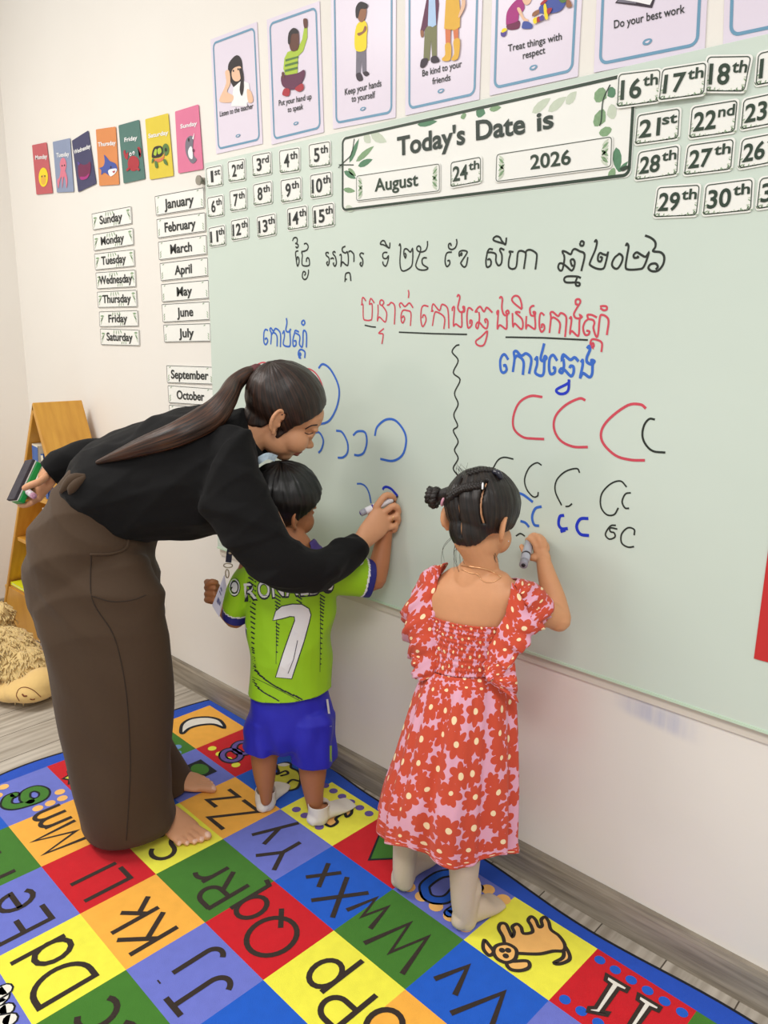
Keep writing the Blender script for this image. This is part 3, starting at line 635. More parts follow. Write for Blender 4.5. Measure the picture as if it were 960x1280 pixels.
# ---------------------------------------------------------------- date cards
def sprigs(K, dense=1.0):
    q = MB(); w, h = K.w, K.h; u = min(w, h)
    for sx in (0, 1):
        for k in range(7):
            x = w*(.06+.06*k) if sx == 0 else w*(.94-.06*k)
            for a in (35, 140): K.leaf(q, x, h*(.05+.02*(k % 2)), a+(22 if k % 2 else -18)+5*k, u*(.13-.012*k), u*.03, (k+(a > 90)) % 3)
        for k in range(4):
            K.leaf(q, w*(.05 if sx == 0 else .95), h*(.12+.1*k), (30 if sx == 0 else 150)+(25 if k % 2 else -10), u*(.14-.02*k), u*.032, 2 if k % 2 else 0)
    q.build('leaf_print', [LEAF1, LEAF4, LEAF2], K.root)
def date_card(n, c, lift, zf=True):
    sfx = {1: 'st', 2: 'nd', 3: 'rd', 21: 'st', 22: 'nd', 23: 'rd', 31: 'st'}.get(n, 'th')
    K = Card('date_card', c, YB-.0008-lift, .0016, DLAB[n], 'card', 'date cards on the board', r=.007)
    K.outline(.0035, .0016, DKGREEN, .006); sprigs(K)
    if n < 10: K.word([(str(n), *((.30, .45) if n == 1 else (.25, .50)), .25, .78), (sfx, .54, .88, .54, .84)], DKGREEN if n > 15 else INKB, bold=.02)
    else: K.word([(str(n), .10, .57, .24, .77), (sfx, .60, .93, .54, .85)], DKGREEN if n > 15 else INKB, bold=.022)
zl = lambda p: Z(240, 150, 4, p); zr = lambda p: Z(720, 0, 4, p)
DC = {1: [(70, 238), (152, 220), (157, 328), (77, 342)], 2: [(178, 205), (268, 188), (272, 302), (185, 315)], 3: [(300, 173), (398, 155), (402, 272), (305, 288)], 4: [(435, 150), (543, 132), (543, 258), (440, 272)], 5: [(583, 120), (696, 100), (698, 230), (588, 245)],
 6: [(77, 385), (160, 370), (163, 480), (82, 492)], 7: [(187, 352), (276, 335), (278, 448), (193, 462)], 8: [(305, 320), (403, 300), (405, 418), (310, 434)], 9: [(442, 298), (550, 280), (552, 402), (448, 420)], 10: [(590, 272), (702, 253), (703, 380), (594, 398)],
 11: [(83, 537), (168, 520), (172, 626), (90, 640)], 12: [(195, 500), (285, 483), (287, 592), (200, 608)], 13: [(323, 482), (422, 462), (424, 576), (330, 594)], 14: [(475, 440), (580, 422), (582, 540), (480, 557)], 15: [(600, 428), (714, 408), (716, 530), (605, 548)]}
DR = {16: [(210, 365), (432, 338), (425, 515), (200, 545)], 18: [(652, 276), (890, 272), (850, 468), (642, 466)], 17: [(428, 340), (663, 303), (650, 480), (408, 512)], 19: [(905, 262), (1140, 205), (1125, 395), (890, 440)],
 21: [(305, 570), (530, 533), (520, 700), (290, 732)], 22: [(575, 530), (820, 490), (803, 668), (560, 702)], 23: [(832, 492), (1070, 440), (1055, 615), (817, 660)],
 28: [(310, 755), (525, 718), (515, 880), (290, 910)], 27: [(555, 720), (800, 685), (785, 855), (533, 885)], 26: [(825, 690), (1060, 645), (1045, 810), (805, 855)],
 29: [(405, 930), (630, 915), (612, 1085), (383, 1095)], 30: [(645, 918), (895, 885), (885, 1060), (628, 1085)], 31: [(915, 885), (1160, 850), (1145, 1015), (895, 1057)]}
ORD = {1: '1st', 2: '2nd', 3: '3rd', 21: '21st', 22: '22nd', 23: '23rd', 31: '31st'}
DLAB = {n: 'white leaf-printed date card reading %s on the %s of the glass board' % (ORD.get(n, '%dth' % n), 'upper left' if n < 16 else 'upper right') for n in list(DC)+list(DR)}
DLAB[24] = 'white leaf-printed date card reading 24th stuck on the date banner'
DLAB[16] = 'white date card reading 16th, its right edge under the 17th card'
DLAB[17] = 'white date card reading 17th overlapping the cards on both sides'
DLAB[18] = 'white date card reading 18th tucked under the 17th card'
for n, c in DC.items(): date_card(n, zl(c), 0)

# ---------------------------------------------------------------- the date banner
zb_ = lambda p: Z(410, 90, 2.4, p)
K = Card('date_banner', [(427.5, 172), (797, 88), (789, 221.3), (427.5, 265)], YB-.0006, .0012, "long white leaf-bordered banner reading Today's Date is on the glass board", 'banner', r=.012)
BAN = K
K.outline(.004, .006, DKGREEN, .012)
q = MB()
def lf(p0, p1, w, m, k=0):
    A, B = [PW(*p, K.y-K.D(k)) for p in zb_([p0, p1])]; d = B-A; L = np.linalg.norm(d); n = V3((-d[2], 0, d[0]))/L
    q.add([A+d*t+n*o*w*.00088 for t, o in ((0, 0), (.15, .7), (.4, 1), (.65, .85), (.85, .45), (1, 0), (.85, -.45), (.65, -.85), (.4, -1), (.15, -.7))], [tuple(range(10))], m)
for a in [((64, 272), (93, 200), 9, 2), ((84, 268), (138, 222), 9, 0), ((90, 282), (134, 262), 9, 2), ((48, 298), (84, 320), 8, 2), ((46, 352), (82, 358), 7, 0), ((60, 290), (84, 312), 7, 0), ((108, 188), (128, 212), 12, 1), ((128, 186), (176, 210), 12, 1),
          ((52, 405), (78, 415), 9, 1), ((268, 158), (328, 148), 8, 2), ((405, 124), (408, 142), 9, 0), ((444, 118), (472, 124), 12, 2), ((484, 112), (520, 106), 7, 0), ((612, 122), (668, 78), 11, 1), ((660, 118), (716, 74), 11, 1), ((714, 96), (746, 58), 11, 1),
          ((800, 62), (836, 78), 15, 0), ((862, 52), (838, 72), 12, 2), ((800, 130), (832, 148), 18, 0), ((866, 112), (836, 128), 16, 1), ((832, 164), (832, 196), 15, 0), ((864, 226), (872, 300), 10, 2), ((842, 300), (862, 310), 12, 0), ((830, 262), (848, 288), 9, 1), ((872, 300), (900, 268), 5, 2)]: lf(*a[:3], a[3])
lf((510, 255), (540, 285), 9, 1, 4)
q.build('leaf_print', [LEAF1, LEAF2, LEAF3], K.root)
q = MB()
for st in ([(46, 290), (64, 272), (84, 250), (93, 205)], [(48, 282), (90, 282)], [(858, 46), (838, 90), (832, 150), (828, 165)]):
    vs, fs = ribbon(spline([PW(*p, 0)[[0, 2]] for p in zb_(st)], 5), .0025); q.add([(a[0], K.y-K.D(2), a[1]) for a in vs], fs)
q.build('stem_print', DKGREEN, K.root)
text_px(K.root, K.y-K.D(3), [("Today's", (496.5, 194.5), (581.2, 179.2), 23), ('Date', (595.0, 174.8), (656.5, 166.2), 24), ('is', (671, 163.6), (692, 158.6), 23)], mat('print_heading', (40, 54, 46), .4), 'lettering', .026)
shapes_px(K.root, K.y-K.D(3), 'publisher_mark', [(0, [(775, 211), (779, 208), (785, 207), (784, 211), (778, 214)])], [DKGREEN])
def plate(c, label, txt, y, name='date_plate'):
    k = Card(name, c, y, .0014, label, 'card', None, r=.007); k.outline(.0025, .0014, DKGREEN, .006)
    q = MB()
    for sx in (0, 1):
        for i in range(4):
            k.leaf(q, k.w*(.03 if sx == 0 else .97), k.h*(.08+.1*i), 40 if sx == 0 else 140, .02, .006, i % 2)
            k.leaf(q, k.w*(.97 if sx == 0 else .03), k.h*(.92-.1*i), 220 if sx == 0 else -40, .018, .005, i % 2)
    q.build('leaf_print', [LEAF2, LEAF1], k.root)
    text_px(k.root, k.y-k.D(2), txt, DKGREEN, 'lettering', .02); return k
plate(zb_([(85, 310), (338, 272), (338, 360), (85, 390)]), 'white name plate reading August stuck on the date banner', [('August', (468.3, 239.2), (522.7, 231.8), 15.5)], YB-.0032, 'month_plate')
plate(zb_([(505, 245), (856, 190), (853, 288), (502, 333)]), 'white plate reading 2026 stuck on the date banner', [('2026', (663, 211.5), (713.5, 204.8), 17.5)], YB-.0032, 'year_plate')
date_card(24, zb_([(367, 268), (463, 250), (463, 333), (367, 350)]), .0026)
for n, c in DR.items(): date_card(n, zr(c), {16: .003, 17: .0075, 18: .003}.get(n, 0))

# ---------------------------------------------------------------- month and weekday labels
zm = lambda p: Z(90, 220, 4, p)
MON = [('January', [(415, 100), (662, 55), (664, 160), (422, 200)], .2, .8), ('February', [(424, 215), (668, 180), (671, 278), (430, 313)], .17, .81), ('March', [(432, 328), (675, 293), (677, 392), (437, 422)], .26, .71), ('April', [(440, 435), (682, 405), (683, 500), (446, 527)], .32, .68),
 ('May', [(447, 540), (686, 518), (688, 613), (452, 632)], .34, .66), ('June', [(450, 640), (690, 625), (692, 720), (456, 733)], .33, .67), ('July', [(458, 742), (695, 735), (697, 828), (463, 832)], .34, .66), ('September', [(474, 945), (710, 953), (710, 1043), (477, 1035)], .1, .9), ('October', [(480, 1045), (713, 1062), (713, 1150), (485, 1135)], .2, .8), ('November', [(487, 1142), (715, 1160), (715, 1240), (490, 1225)], .12, .88)]
for t, c, u0, u1 in MON:
    K = Card('month_label', zm(c), -.002, .0014, 'white month label reading %s on the wall left of the glass board' % t, 'label', 'month labels', r=.004)
    K.outline(.002, .0016, INKB, .003); K.word([(t, u0, u1, .27, .75)], INKB, bold=.024)
    q = MB()
    for sx in (0, 1):
        for i in range(3): K.leaf(q, K.w*(.03 if sx == 0 else .97), K.h*(.1+.12*i), 45 if sx == 0 else 135, .012, .003, 0)
        K.leaf(q, K.w*(.9 if sx == 0 else .1), K.h*.92, 200, .012, .003, 0)
    q.build('leaf_print', LEAF1, K.root)
WK = [('Sunday', [(100, 188), (297, 150), (302, 240), (107, 272)], .2, .78), ('Monday', [(106, 292), (307, 258), (311, 345), (112, 376)], .2, .78), ('Tuesday', [(113, 388), (312, 365), (316, 452), (118, 472)], .18, .8), ('Wednesday', [(120, 482), (318, 467), (322, 555), (126, 566)], .08, .92), ('Thursday', [(127, 578), (324, 568), (328, 655), (132, 659)], .14, .86), ('Friday', [(137, 677), (330, 670), (334, 752), (140, 755)], .25, .74), ('Saturday', [(142, 762), (337, 768), (340, 850), (147, 845)], .17, .84)]
for t, c, u0, u1 in WK:
    K = Card('weekday_label', zm(c), -.002, .0014, 'white leafy weekday label reading %s on the left part of the wall' % t, 'label', 'weekday labels', r=.004)
    K.outline(.0018, .0016, INKB, .003); K.word([(t, u0, u1, .29, .77)], INKB, bold=.024)
    q = MB()
    for i in range(4): K.leaf(q, K.w*.03, K.h*(.1+.2*i), 60-20*i, .03, .006, i % 2)
    for i in range(4): K.leaf(q, K.w*(.38+.05*i), K.h*.95, 250+20*i, .018, .005, 1)
    for i in range(3): K.leaf(q, K.w*(.55+.06*i), K.h*.06, 60+20*i, .015, .004, 1)
    for i in range(4): K.leaf(q, K.w*.97, K.h*(.2+.2*i), 120+20*i, .026, .006, i % 2)
    q.build('leaf_print', [LEAF2, LEAF1], K.root)
# red sheet at the right edge
rc = mat('red_card', (196, 44, 44), .45, .04)
K = Card('red_paper_sheet', [(982, 524), (1130, 560), (1090, 862), (942.5, 823)], YB-.0008, .0012, 'plain red paper sheet stuck on the right side of the glass board', 'sheet', None, r=.001, paper=rc)
# ================================================================ handwriting on the glass (thin ink strokes on its face)
INK_K = mat('ink_black', (38, 44, 38), .6, .1, 60); INK_R = mat('ink_red', (204, 72, 88), .6, .12, 40); INK_B = mat('ink_blue', (52, 104, 196), .6, .15, 40)
INK_D = mat('ink_dark_blue', (26, 52, 190), .6, .1, 40); INK_G = mat('ink_thin_black', (84, 90, 80), .6, .1, 40)
def ink(name, strokes, m, w, T, smooth=True):
    q = MB()
    for stt in strokes:
        P = [PW(*p, YB)[[0, 2]] for p in Z(*T, stt)]
        if smooth and len(P) > 2: P = spline(P, 5)
        vs, fs = ribbon(P, w, caps=False); q.add([(v[0], YB-.0005-.0004*k_/len(vs), v[1]) for k_, v in enumerate(vs)], fs)
    return q.build(name, m, board)
WB = .0042
ink('black_handwriting', [[(45,130),(60,100),(85,98),(95,120),(88,150),(78,155),(100,165),(103,185),(90,198),(78,185)], [(105,228),(78,240),(80,290),(95,380),(112,340),(108,300),(95,290),(90,320)],
 [(160,160),(185,155),(203,185),(190,220),(150,235),(135,235)], [(135,240),(145,275),(140,330),(150,375),(210,375),(215,330),(205,300),(188,305),(185,340)], [(205,415),(205,450),(190,500),(165,515),(145,490),(150,445),(165,435),(178,455),(165,475)],
 [(408,258),(400,245),(380,250),(385,275),(410,300),(412,350),(400,375),(388,350),(400,335)], [(425,310),(445,300),(460,310)], [(475,250),(465,235),(450,245),(455,265),(475,290),(485,350),(470,382),(455,360),(460,345)],
 [(515,275),(530,265),(535,300),(530,380),(545,340),(575,365),(600,370),(605,300),(595,240),(575,250),(548,235),(545,200),(575,182)], [(570,540),(575,470),(590,450),(620,455),(630,530)], [(575,510),(590,515)], [(605,240),(625,230),(645,245),(660,270),(660,340)],
 [(760,260),(735,250),(720,265),(725,285),(745,310),(750,350),(738,382),(722,360),(735,340)]], INK_K, WB, (360, 285, 8))
ink('black_handwriting', [[(140,145),(135,200),(105,170),(85,130),(60,130),(45,160),(80,170),(130,200)], [(115,245),(85,245),(68,265),(75,300),(105,305),(125,280),(120,330),(100,380),(75,365),(68,335)],
 [(230,180),(240,160),(248,200),(240,330),(250,410),(280,430),(340,400),(365,350),(368,210),(345,240),(310,210),(285,215),(280,260),(295,300),(302,270),(290,250)], [(515,130),(515,180),(495,225),(450,240),(415,225),(410,195),(430,180),(448,200),(440,250),(410,330),(400,380),(430,415),(490,420),(520,400),(470,365),(462,320),(480,298),(510,300)],
 [(805,110),(810,150),(795,195),(760,215),(730,200),(728,165),(745,155),(755,180)], [(760,242),(720,245),(700,270),(692,340),(710,385),(738,360),(735,325),(715,330)], [(850,280),(860,265),(855,250),(835,280),(835,240),(870,225),(910,235),(905,260),(860,330),(850,355),(880,390),(905,370),(920,290)]], INK_K, WB*.9, (470, 285, 8))
ink('black_handwriting', [[(345,95),(335,165),(300,130),(280,95),(245,83),(215,105),(230,130),(335,160)], [(210,215),(175,210),(155,240),(150,270),(140,330),(150,390),(185,375),(192,335),(175,310),(155,320)], [(155,245),(200,245),(240,265),(240,330),(265,375),(295,350),(300,270),(280,225),(290,205),(325,220)],
 [(415,240),(375,235),(385,260),(370,320),(370,390),(410,410),(445,380),(460,250),(490,228),(525,240),(540,260),(520,410)], [(535,260),(550,225),(590,220),(640,250),(650,290),(635,415)]], INK_K, WB, (590, 285, 8))
ink('black_handwriting', [[(90,210),(85,185),(110,190),(150,210),(165,180),(185,168),(220,185),(262,215),(235,345)], [(95,210),(100,250),(85,330),(65,340),(50,315),(60,285),(85,285),(120,310),(155,340),(175,320),(183,275),(170,250),(150,260),(160,300),(172,300)], [(225,120),(238,105),(255,115),(250,140),(230,140),(225,120)],
 [(232,400),(200,388),(120,388),(98,410),(115,435),(190,435)], [(205,390),(190,430),(195,460),(220,460),(220,440),(195,435)], [(340,115),(352,97),(360,120),(345,180),(305,275),(310,300),(360,325),(410,325),(430,280),(450,190),(440,215),(410,210),(385,200),(370,225),(370,260),(390,268),(402,240),(385,230)],
 [(540,205),(500,240),(480,290),(500,322),(530,320),(560,270),(565,230),(545,208),(530,210)], [(590,145),(600,125),(613,150),(600,230),(590,310),(610,332),(690,330),(735,310),(775,200),(750,230),(715,215),(680,195),(655,215),(660,238),(690,235),(680,225)], [(745,60),(790,78),(825,110),(828,150),(810,185),(870,195),(898,230),(890,290),(850,340),(800,345),(772,320),(790,290),(830,285),(848,310),(830,332)]], INK_K, WB, (690, 285, 6.4))
ink('red_handwriting', [[(50,205),(70,205),(60,190),(65,140),(80,140),(100,170)], [(72,210),(75,340),(100,362),(140,362),(160,340),(162,205),(135,200),(150,145),(185,190)], [(220,205),(222,280),(215,365),(235,330),(290,380),(305,340),(305,280),(270,225),(240,200),(245,165),(265,162),(280,185),(265,210)], [(280,445),(230,490),(270,500),(270,540),(260,600)],
 [(310,210),(330,208),(355,185),(390,230),(385,405)], [(445,240),(435,205),(455,190),(490,225),(535,190),(572,238)], [(545,420),(550,290),(510,265),(470,265),(452,310),(455,370),(470,388),(488,350),(475,320),(460,340)], [(522,60),(530,90),(525,140)],
 [(725,225),(680,215),(655,250),(650,360),(668,425),(700,370),(695,320),(675,310),(665,340)], [(750,270),(770,270),(760,250),(775,200),(835,265),(860,205),(910,230),(925,300),(930,445)], [(765,420),(785,300),(810,280),(885,335),(880,450)]], INK_R, WB*.92, (445, 355, 8))
ink('red_handwriting', [[(85,230),(85,200),(105,200),(95,370),(120,360),(165,390),(180,370),(180,250),(205,235),(205,190),(190,190),(200,225),(165,240),(140,200),(150,140),(160,90),(145,68),(132,90)], [(290,225),(260,200),(240,210),(230,290),(240,395),(275,375),(280,330),(262,325),(262,360)],
 [(340,235),(315,235),(360,185),(400,235),(430,195),(485,245)], [(350,240),(355,300),(340,400),(320,385),(330,350),(355,345),(400,395),(430,400),(440,340),(425,310),(410,320),(420,350)], [(430,430),(370,490),(320,530),(330,565),(370,580),(405,560),(430,480),(435,425)],
 [(535,270),(530,240),(545,230),(540,300),(535,405),(560,370),(620,410),(630,370),(630,275),(650,250),(640,225),(620,240),(635,270),(600,265),(580,200),(585,110),(570,88),(555,105)], [(685,250),(690,380),(710,355),(770,410),(790,380),(780,310),(720,250),(735,238),(765,245)], [(780,215),(700,150),(680,110),(710,78),(750,90),(775,150),(780,210)],
 [(825,280),(820,400),(840,370),(905,410),(915,370),(910,285),(915,245),(895,240),(905,275),(870,270),(860,210),(880,182),(905,178)]], INK_R, WB*1.0, (555, 360, 8))
ink('red_handwriting', [[(165,275),(135,250),(118,280),(115,380),(135,438),(165,410),(160,370),(140,365),(140,400)], [(215,450),(230,300),(225,250),(250,240),(300,280),(330,250),(375,275),(385,330),(372,490)], [(230,310),(260,295),(320,350),(312,455)],
 [(415,310),(430,290),(435,330),(420,450),(440,430),(490,475),(510,460),(518,310),(540,290),(520,270),(530,300),(480,300),(460,260),(490,200),(525,140),(510,112),(480,120),(480,160),(500,165)], [(690,295),(640,270),(595,270),(600,310),(570,340),(552,400),(570,465),(605,465),(615,435),(585,425)], [(600,310),(650,320),(665,350),(655,400),(680,480),(700,470),(715,330),(735,268),(805,315),(790,470)],
 [(720,185),(750,180),(785,185),(788,215),(755,222),(725,200)], [(640,595),(660,580),(650,550),(635,570),(650,600),(625,560),(640,515),(690,518),(740,550),(735,640)]], INK_R, WB*1.0, (660, 360, 8))
ink('underline', [[(456, 406.5), (465, 408.5), (470, 408.8)], [(498.7, 415.2), (540, 417), (584, 418)], [(632, 421.5), (640, 421.5), (680, 422.3), (735, 425)]], INK_K, .0035, (0, 0, 1), False)
ink('blue_handwriting', [[(110,175),(80,130),(55,140),(38,190),(45,270),(70,290),(95,265),(85,225),(65,230)], [(150,285),(165,170),(160,110),(185,100),(225,140),(270,120),(315,170),(295,300)], [(165,170),(190,140),(245,190),(240,310)], [(345,180),(365,155),(365,220),(350,290),(400,318),(425,290),(432,190),(450,160),(435,145),(420,185),(398,165),(415,90),(430,30)],
 [(545,185),(510,135),(480,160),(472,240),(485,300),(520,290),(525,250),(505,245)], [(600,145),(585,175),(600,130),(660,175),(700,155),(735,190)], [(600,170),(605,230),(590,290),(565,280),(580,255),(610,265),(665,320),(690,290),(690,240),(665,230),(655,250)], [(755,200),(770,180),(770,230),(750,330),(775,295),(830,330),(855,300),(860,220),(875,190),(850,180),(850,215),(810,195),(810,150),(835,90),(830,55),(810,75)]], INK_B, .0062, (620, 425, 7.11))
ink('blue_handwriting', [[(650,350),(640,385),(540,440),(560,475),(610,475),(645,440),(650,350)]], INK_D, .006, (620, 425, 7.11))
ink('blue_handwriting', [[(120,185),(95,175),(80,210),(80,300),(100,325),(118,290),(105,260),(90,275)], [(148,325),(155,220),(140,180),(150,160),(175,190),(200,165),(245,215),(245,350)], [(155,230),(175,205),(210,240),(212,345)], [(265,220),(280,190),(285,240),(275,325),(330,345),(345,310),(340,200),(345,175),(325,200),(300,180),(310,110),(305,60)],
 [(430,200),(395,185),(385,215),(370,280),(375,340),(400,330),(400,290),(380,290)], [(395,210),(430,230),(440,260),(435,320),(460,350),(470,300),(475,190),(505,215),(505,355)], [(462,90),(480,85),(490,110),(475,130),(458,115),(462,90)], [(440,440),(450,425),(440,410),(430,450),(445,460),(425,430),(430,390),(455,375),(490,400),(488,460)]], INK_B, .0052, (320, 390, 8))
ink('red_curve', [[(321, 456), (330, 453), (342, 459), (350, 475), (348, 500)], [(376, 464), (386, 461), (396, 468), (403, 482), (405, 500), (398, 520)]], INK_R, .0042, (0, 0, 1))
ink('blue_curve', [[(292,332),(310,315),(340,335),(370,390),(378,440),(365,500),(335,550),(292,565)], [(270,600),(295,598),(312,630),(305,665),(292,682)], [(365,590),(390,597),(412,640),(412,680),(395,700),(372,702)], [(435,610),(455,593),(485,598),(492,640),(480,680),(460,692),(440,690)], [(525,612),(535,575),(570,545),(610,548),(645,590),(655,635),(640,690),(600,715),(548,707)]], INK_B, .0062, (310, 360, 3.31))
ink('blue_curve', [[(120,210),(180,212),(240,250),(285,340),(310,470)]], INK_B, .005, (435, 585, 10.667))
ink('blue_curve', [[(465,290),(480,262),(520,252),(580,280),(640,345),(665,375)]], INK_D, .0068, (435, 585, 10.667))
ink('wavy_line', [[(875,235),(860,240),(845,265),(870,300),(850,350),(878,380),(855,435),(870,480),(852,525),(868,570),(850,590),(870,635),(855,670),(870,705),(850,745),(868,775)]], INK_K, .0036, (310, 360, 3.31))
ink('red_curve', [[(378,52),(330,48),(285,75),(262,130),(265,180),(300,212),(340,218),(385,220)], [(550,65),(525,58),(470,85),(430,130),(425,180),(450,225),(500,250),(560,252)], [(792,98),(770,82),(720,85),(650,135),(615,185),(620,235),(670,285),(730,303),(788,305)]], INK_R, .0054, (560, 480, 3.2))
ink('black_curve', [[(828,142),(805,140),(785,165),(778,205),(790,240),(820,268),(870,274)]], INK_K, .0042, (560, 480, 3.2))
ink('black_curve', [[(180,338),(200,305),(225,293),(262,300)], [(375,325),(355,315),(325,335),(307,380),(315,420),(340,450),(358,448),(362,432)], [(527,355),(515,338),(470,350),(435,385),(430,430),(455,485)], [(470,490),(485,488),(497,478)], [(715,412),(690,388),(650,400),(615,440),(612,490),(635,522),(665,522),(682,495)], [(732,435),(710,440),(697,470),(708,495),(725,497)],
 [(672,565),(650,568),(630,600),(645,620),(668,612),(665,595),(650,590),(650,575),(678,580)], [(745,605),(745,582),(720,575),(695,600),(695,635),(720,652),(745,650)], [(272,608),(290,598),(308,608)]], INK_K, .0034, (560, 480, 3.2))
ink('blue_curve', [[(270,435),(300,442),(340,472)], [(290,548),(310,555),(325,572)], [(375,490),(350,498),(337,530),(345,562),(365,567)]], INK_B, .006, (560, 480, 3.2))
ink('blue_curve', [[(465,525),(448,530),(443,560),(455,578),(480,578)], [(450,590),(470,584)], [(562,538),(530,540),(515,570),(530,600),(565,606)]], INK_D, .0068, (560, 480, 3.2))
# ================================================================ people: shape helpers
FH = V3((CF[0], CF[1], 0)); FH /= np.linalg.norm(FH); RH = V3((FH[1], -FH[0], 0)); UP = V3((0, 0, 1))
def PH(px, py, dh):                          # point on the upright plane at horizontal distance dh in front of the camera
    d = ray(px, py); return CAMP+d*(dh/(d@FH))
def mpp(P): return float((V3(P)-CAMP)@CF)/FPX  # metres per pixel there
def nrm(a): a = V3(a); return a/(np.linalg.norm(a)+1e-12)
def rings(q, R, m=0):
    n = len(R[0]); k = len(R)
    fs = [(i*n+j, i*n+(j+1) % n, (i+1)*n+(j+1) % n, (i+1)*n+j) for i in range(k-1) for j in range(n)]
    fs += [tuple(range(n-1, -1, -1)), tuple((k-1)*n+j for j in range(n))]
    q.add([p for r in R for p in r], fs, m)
def loft(q, secs, n=28, sub=5, pw=1.0, m=0, capr=True):
    """secs: (A px, B px, dhA, dhB, half thickness) -> closed tube through ellipses whose outline edges are A and B"""
    C = []; A = []; T = []
    for s in secs:
        a, b = PH(*s[0], s[2]), PH(*s[1], s[3]); C.append((a+b)/2); A.append((b-a)/2); T.append(np.array([s[4]]))
    return loft3(q, C, A, T, n, sub, pw, m, capr)
def loft3(q, C, A, T, n=28, sub=5, pw=1.0, m=0, capr=True):
    C = spline(C, sub); A = spline(A, sub); T = [float(np.ravel(t)[0]) for t in spline(T, sub)]
    R = []; K = len(C); prev = None
    fr = []
    for i in range(K):
        t = nrm(C[min(i+1, K-1)]-C[max(i-1, 0)]); a = A[i]-t*(A[i]@t)*0; b = np.cross(a, t); b = nrm(b)*T[i]
        if prev is not None and b@prev < 0: b = -b
        prev = b; fr.append((C[i], a, b, t))
    def ring(c, a, b, s=1):
        out = []
        for th in np.linspace(0, 2*math.pi, n, endpoint=False):
            x, y = math.cos(th), math.sin(th)
            if pw != 1: x = math.copysign(abs(x)**pw, x); y = math.copysign(abs(y)**pw, y)
            out.append(c+a*x*s+b*y*s)
        return out
    if capr:
        c, a, b, t = fr[0]; h = min(np.linalg.norm(a), np.linalg.norm(b))
        R += [ring(c-t*h*.55, a, b, .45), ring(c-t*h*.35, a, b, .8)]
    R += [ring(c, a, b) for c, a, b, t in fr]
    if capr:
        c, a, b, t = fr[-1]; h = min(np.linalg.norm(a), np.linalg.norm(b))
        R += [ring(c+t*h*.35, a, b, .8), ring(c+t*h*.55, a, b, .45)]
    rings(q, R, m); return fr
def tube(q, pts, rad, n=14, sub=4, m=0):
    """round tube with rounded ends; rad a number or list"""
    P = [V3(p) for p in pts]; r = rad if hasattr(rad, '__len__') else [rad]*len(P)
    r = [float(x) for x in r]
    C = spline(P, sub); RR = [float(x[0]) for x in spline([np.array([x]) for x in r], sub)]
    R = []; K = len(C); ref = None
    fr = []
    for i in range(K):
        t = nrm(C[min(i+1, K-1)]-C[max(i-1, 0)])
        if ref is None: ref = nrm(np.cross(t, UP if abs(t[2]) < .9 else RH))
        a = nrm(ref-t*(ref@t)); ref = a; fr.append((C[i], a, np.cross(t, a), t, RR[i]))
    th = np.linspace(0, 2*math.pi, n, endpoint=False)
    mk = lambda c, a, b, r: [c+a*r*math.cos(x)+b*r*math.sin(x) for x in th]
    c, a, b, t, r0 = fr[0]; R += [mk(c-t*r0*.95, a, b, r0*.3), mk(c-t*r0*.6, a, b, r0*.8)]
    R += [mk(c, a, b, r1) for c, a, b, t, r1 in fr]
    c, a, b, t, r0 = fr[-1]; R += [mk(c+t*r0*.6, a, b, r0*.8), mk(c+t*r0*.95, a, b, r0*.3)]
    rings(q, R, m)
def ball(q, c, ax, n=16, m=0):
    """ax: three half-axis vectors"""
    c = V3(c); R = []
    for la in np.linspace(-math.pi/2*.96, math.pi/2*.96, n//2+1):
        R.append([c+ax[0]*math.cos(la)*math.cos(t)+ax[1]*math.cos(la)*math.sin(t)+ax[2]*math.sin(la) for t in np.linspace(0, 2*math.pi, n, endpoint=False)])
    rings(q, R, m)
def solid(q, voxel, smooth=3, fac=.5):
    me = bpy.data.meshes.new('t'); me.from_pydata(q.v, [], q.f)
    bm = bmesh.new(); bm.from_mesh(me); bmesh.ops.recalc_face_normals(bm, faces=bm.faces); bm.to_mesh(me); bm.free()
    o = bpy.data.objects.new('t', me); COL.objects.link(o)
    r = o.modifiers.new('r', 'REMESH'); r.mode = 'VOXEL'; r.voxel_size = voxel; r.adaptivity = 0
    s = o.modifiers.new('s', 'SMOOTH'); s.iterations = smooth; s.factor = fac
    oe = o.evaluated_get(bpy.context.evaluated_depsgraph_get()); m2 = oe.to_mesh()
    V = np.empty(len(m2.vertices)*3); m2.vertices.foreach_get('co', V); V = V.reshape(-1, 3)
    F = [tuple(p.vertices) for p in m2.polygons]
    oe.to_mesh_clear(); bpy.data.objects.remove(o); bpy.data.meshes.remove(me)
    return V, F
def vnormals(V, F):
    Nn = np.zeros_like(V); Fa = np.array([f if len(f) == 4 else (f[0], f[1], f[2], f[2]) for f in F])
    n = np.cross(V[Fa[:, 2]]-V[Fa[:, 0]], V[Fa[:, 3]]-V[Fa[:, 1]])
    t = np.array([len(f) == 3 for f in F]); 
    if t.any(): n[t] = np.cross(V[Fa[t, 1]]-V[Fa[t, 0]], V[Fa[t, 2]]-V[Fa[t, 0]])
    for k in range(4): np.add.at(Nn, Fa[:, k], n)
    return Nn/(np.linalg.norm(Nn, axis=1, keepdims=True)+1e-12)
def bvh_of(V, F): return BVHTree.FromPolygons([tuple(v) for v in V], F)
def hit(bv, px, py, off=0.0):                # where the sight line through a pixel meets a surface
    d = ray(px, py); h = bv.ray_cast(Vector(CAMP), Vector(nrm(d)))
    if h[0] is None: return None
    return V3(h[0])-nrm(d)*off
def finish(V, F, name, mats, parent, midx=None, uv=None, smooth=True):
    q = MB(); q.v = [tuple(v) for v in V]; q.f = F; q.m = list(midx) if midx is not None else [0]*len(F); q.uv = uv
    return q.build(name, mats, parent, smooth)
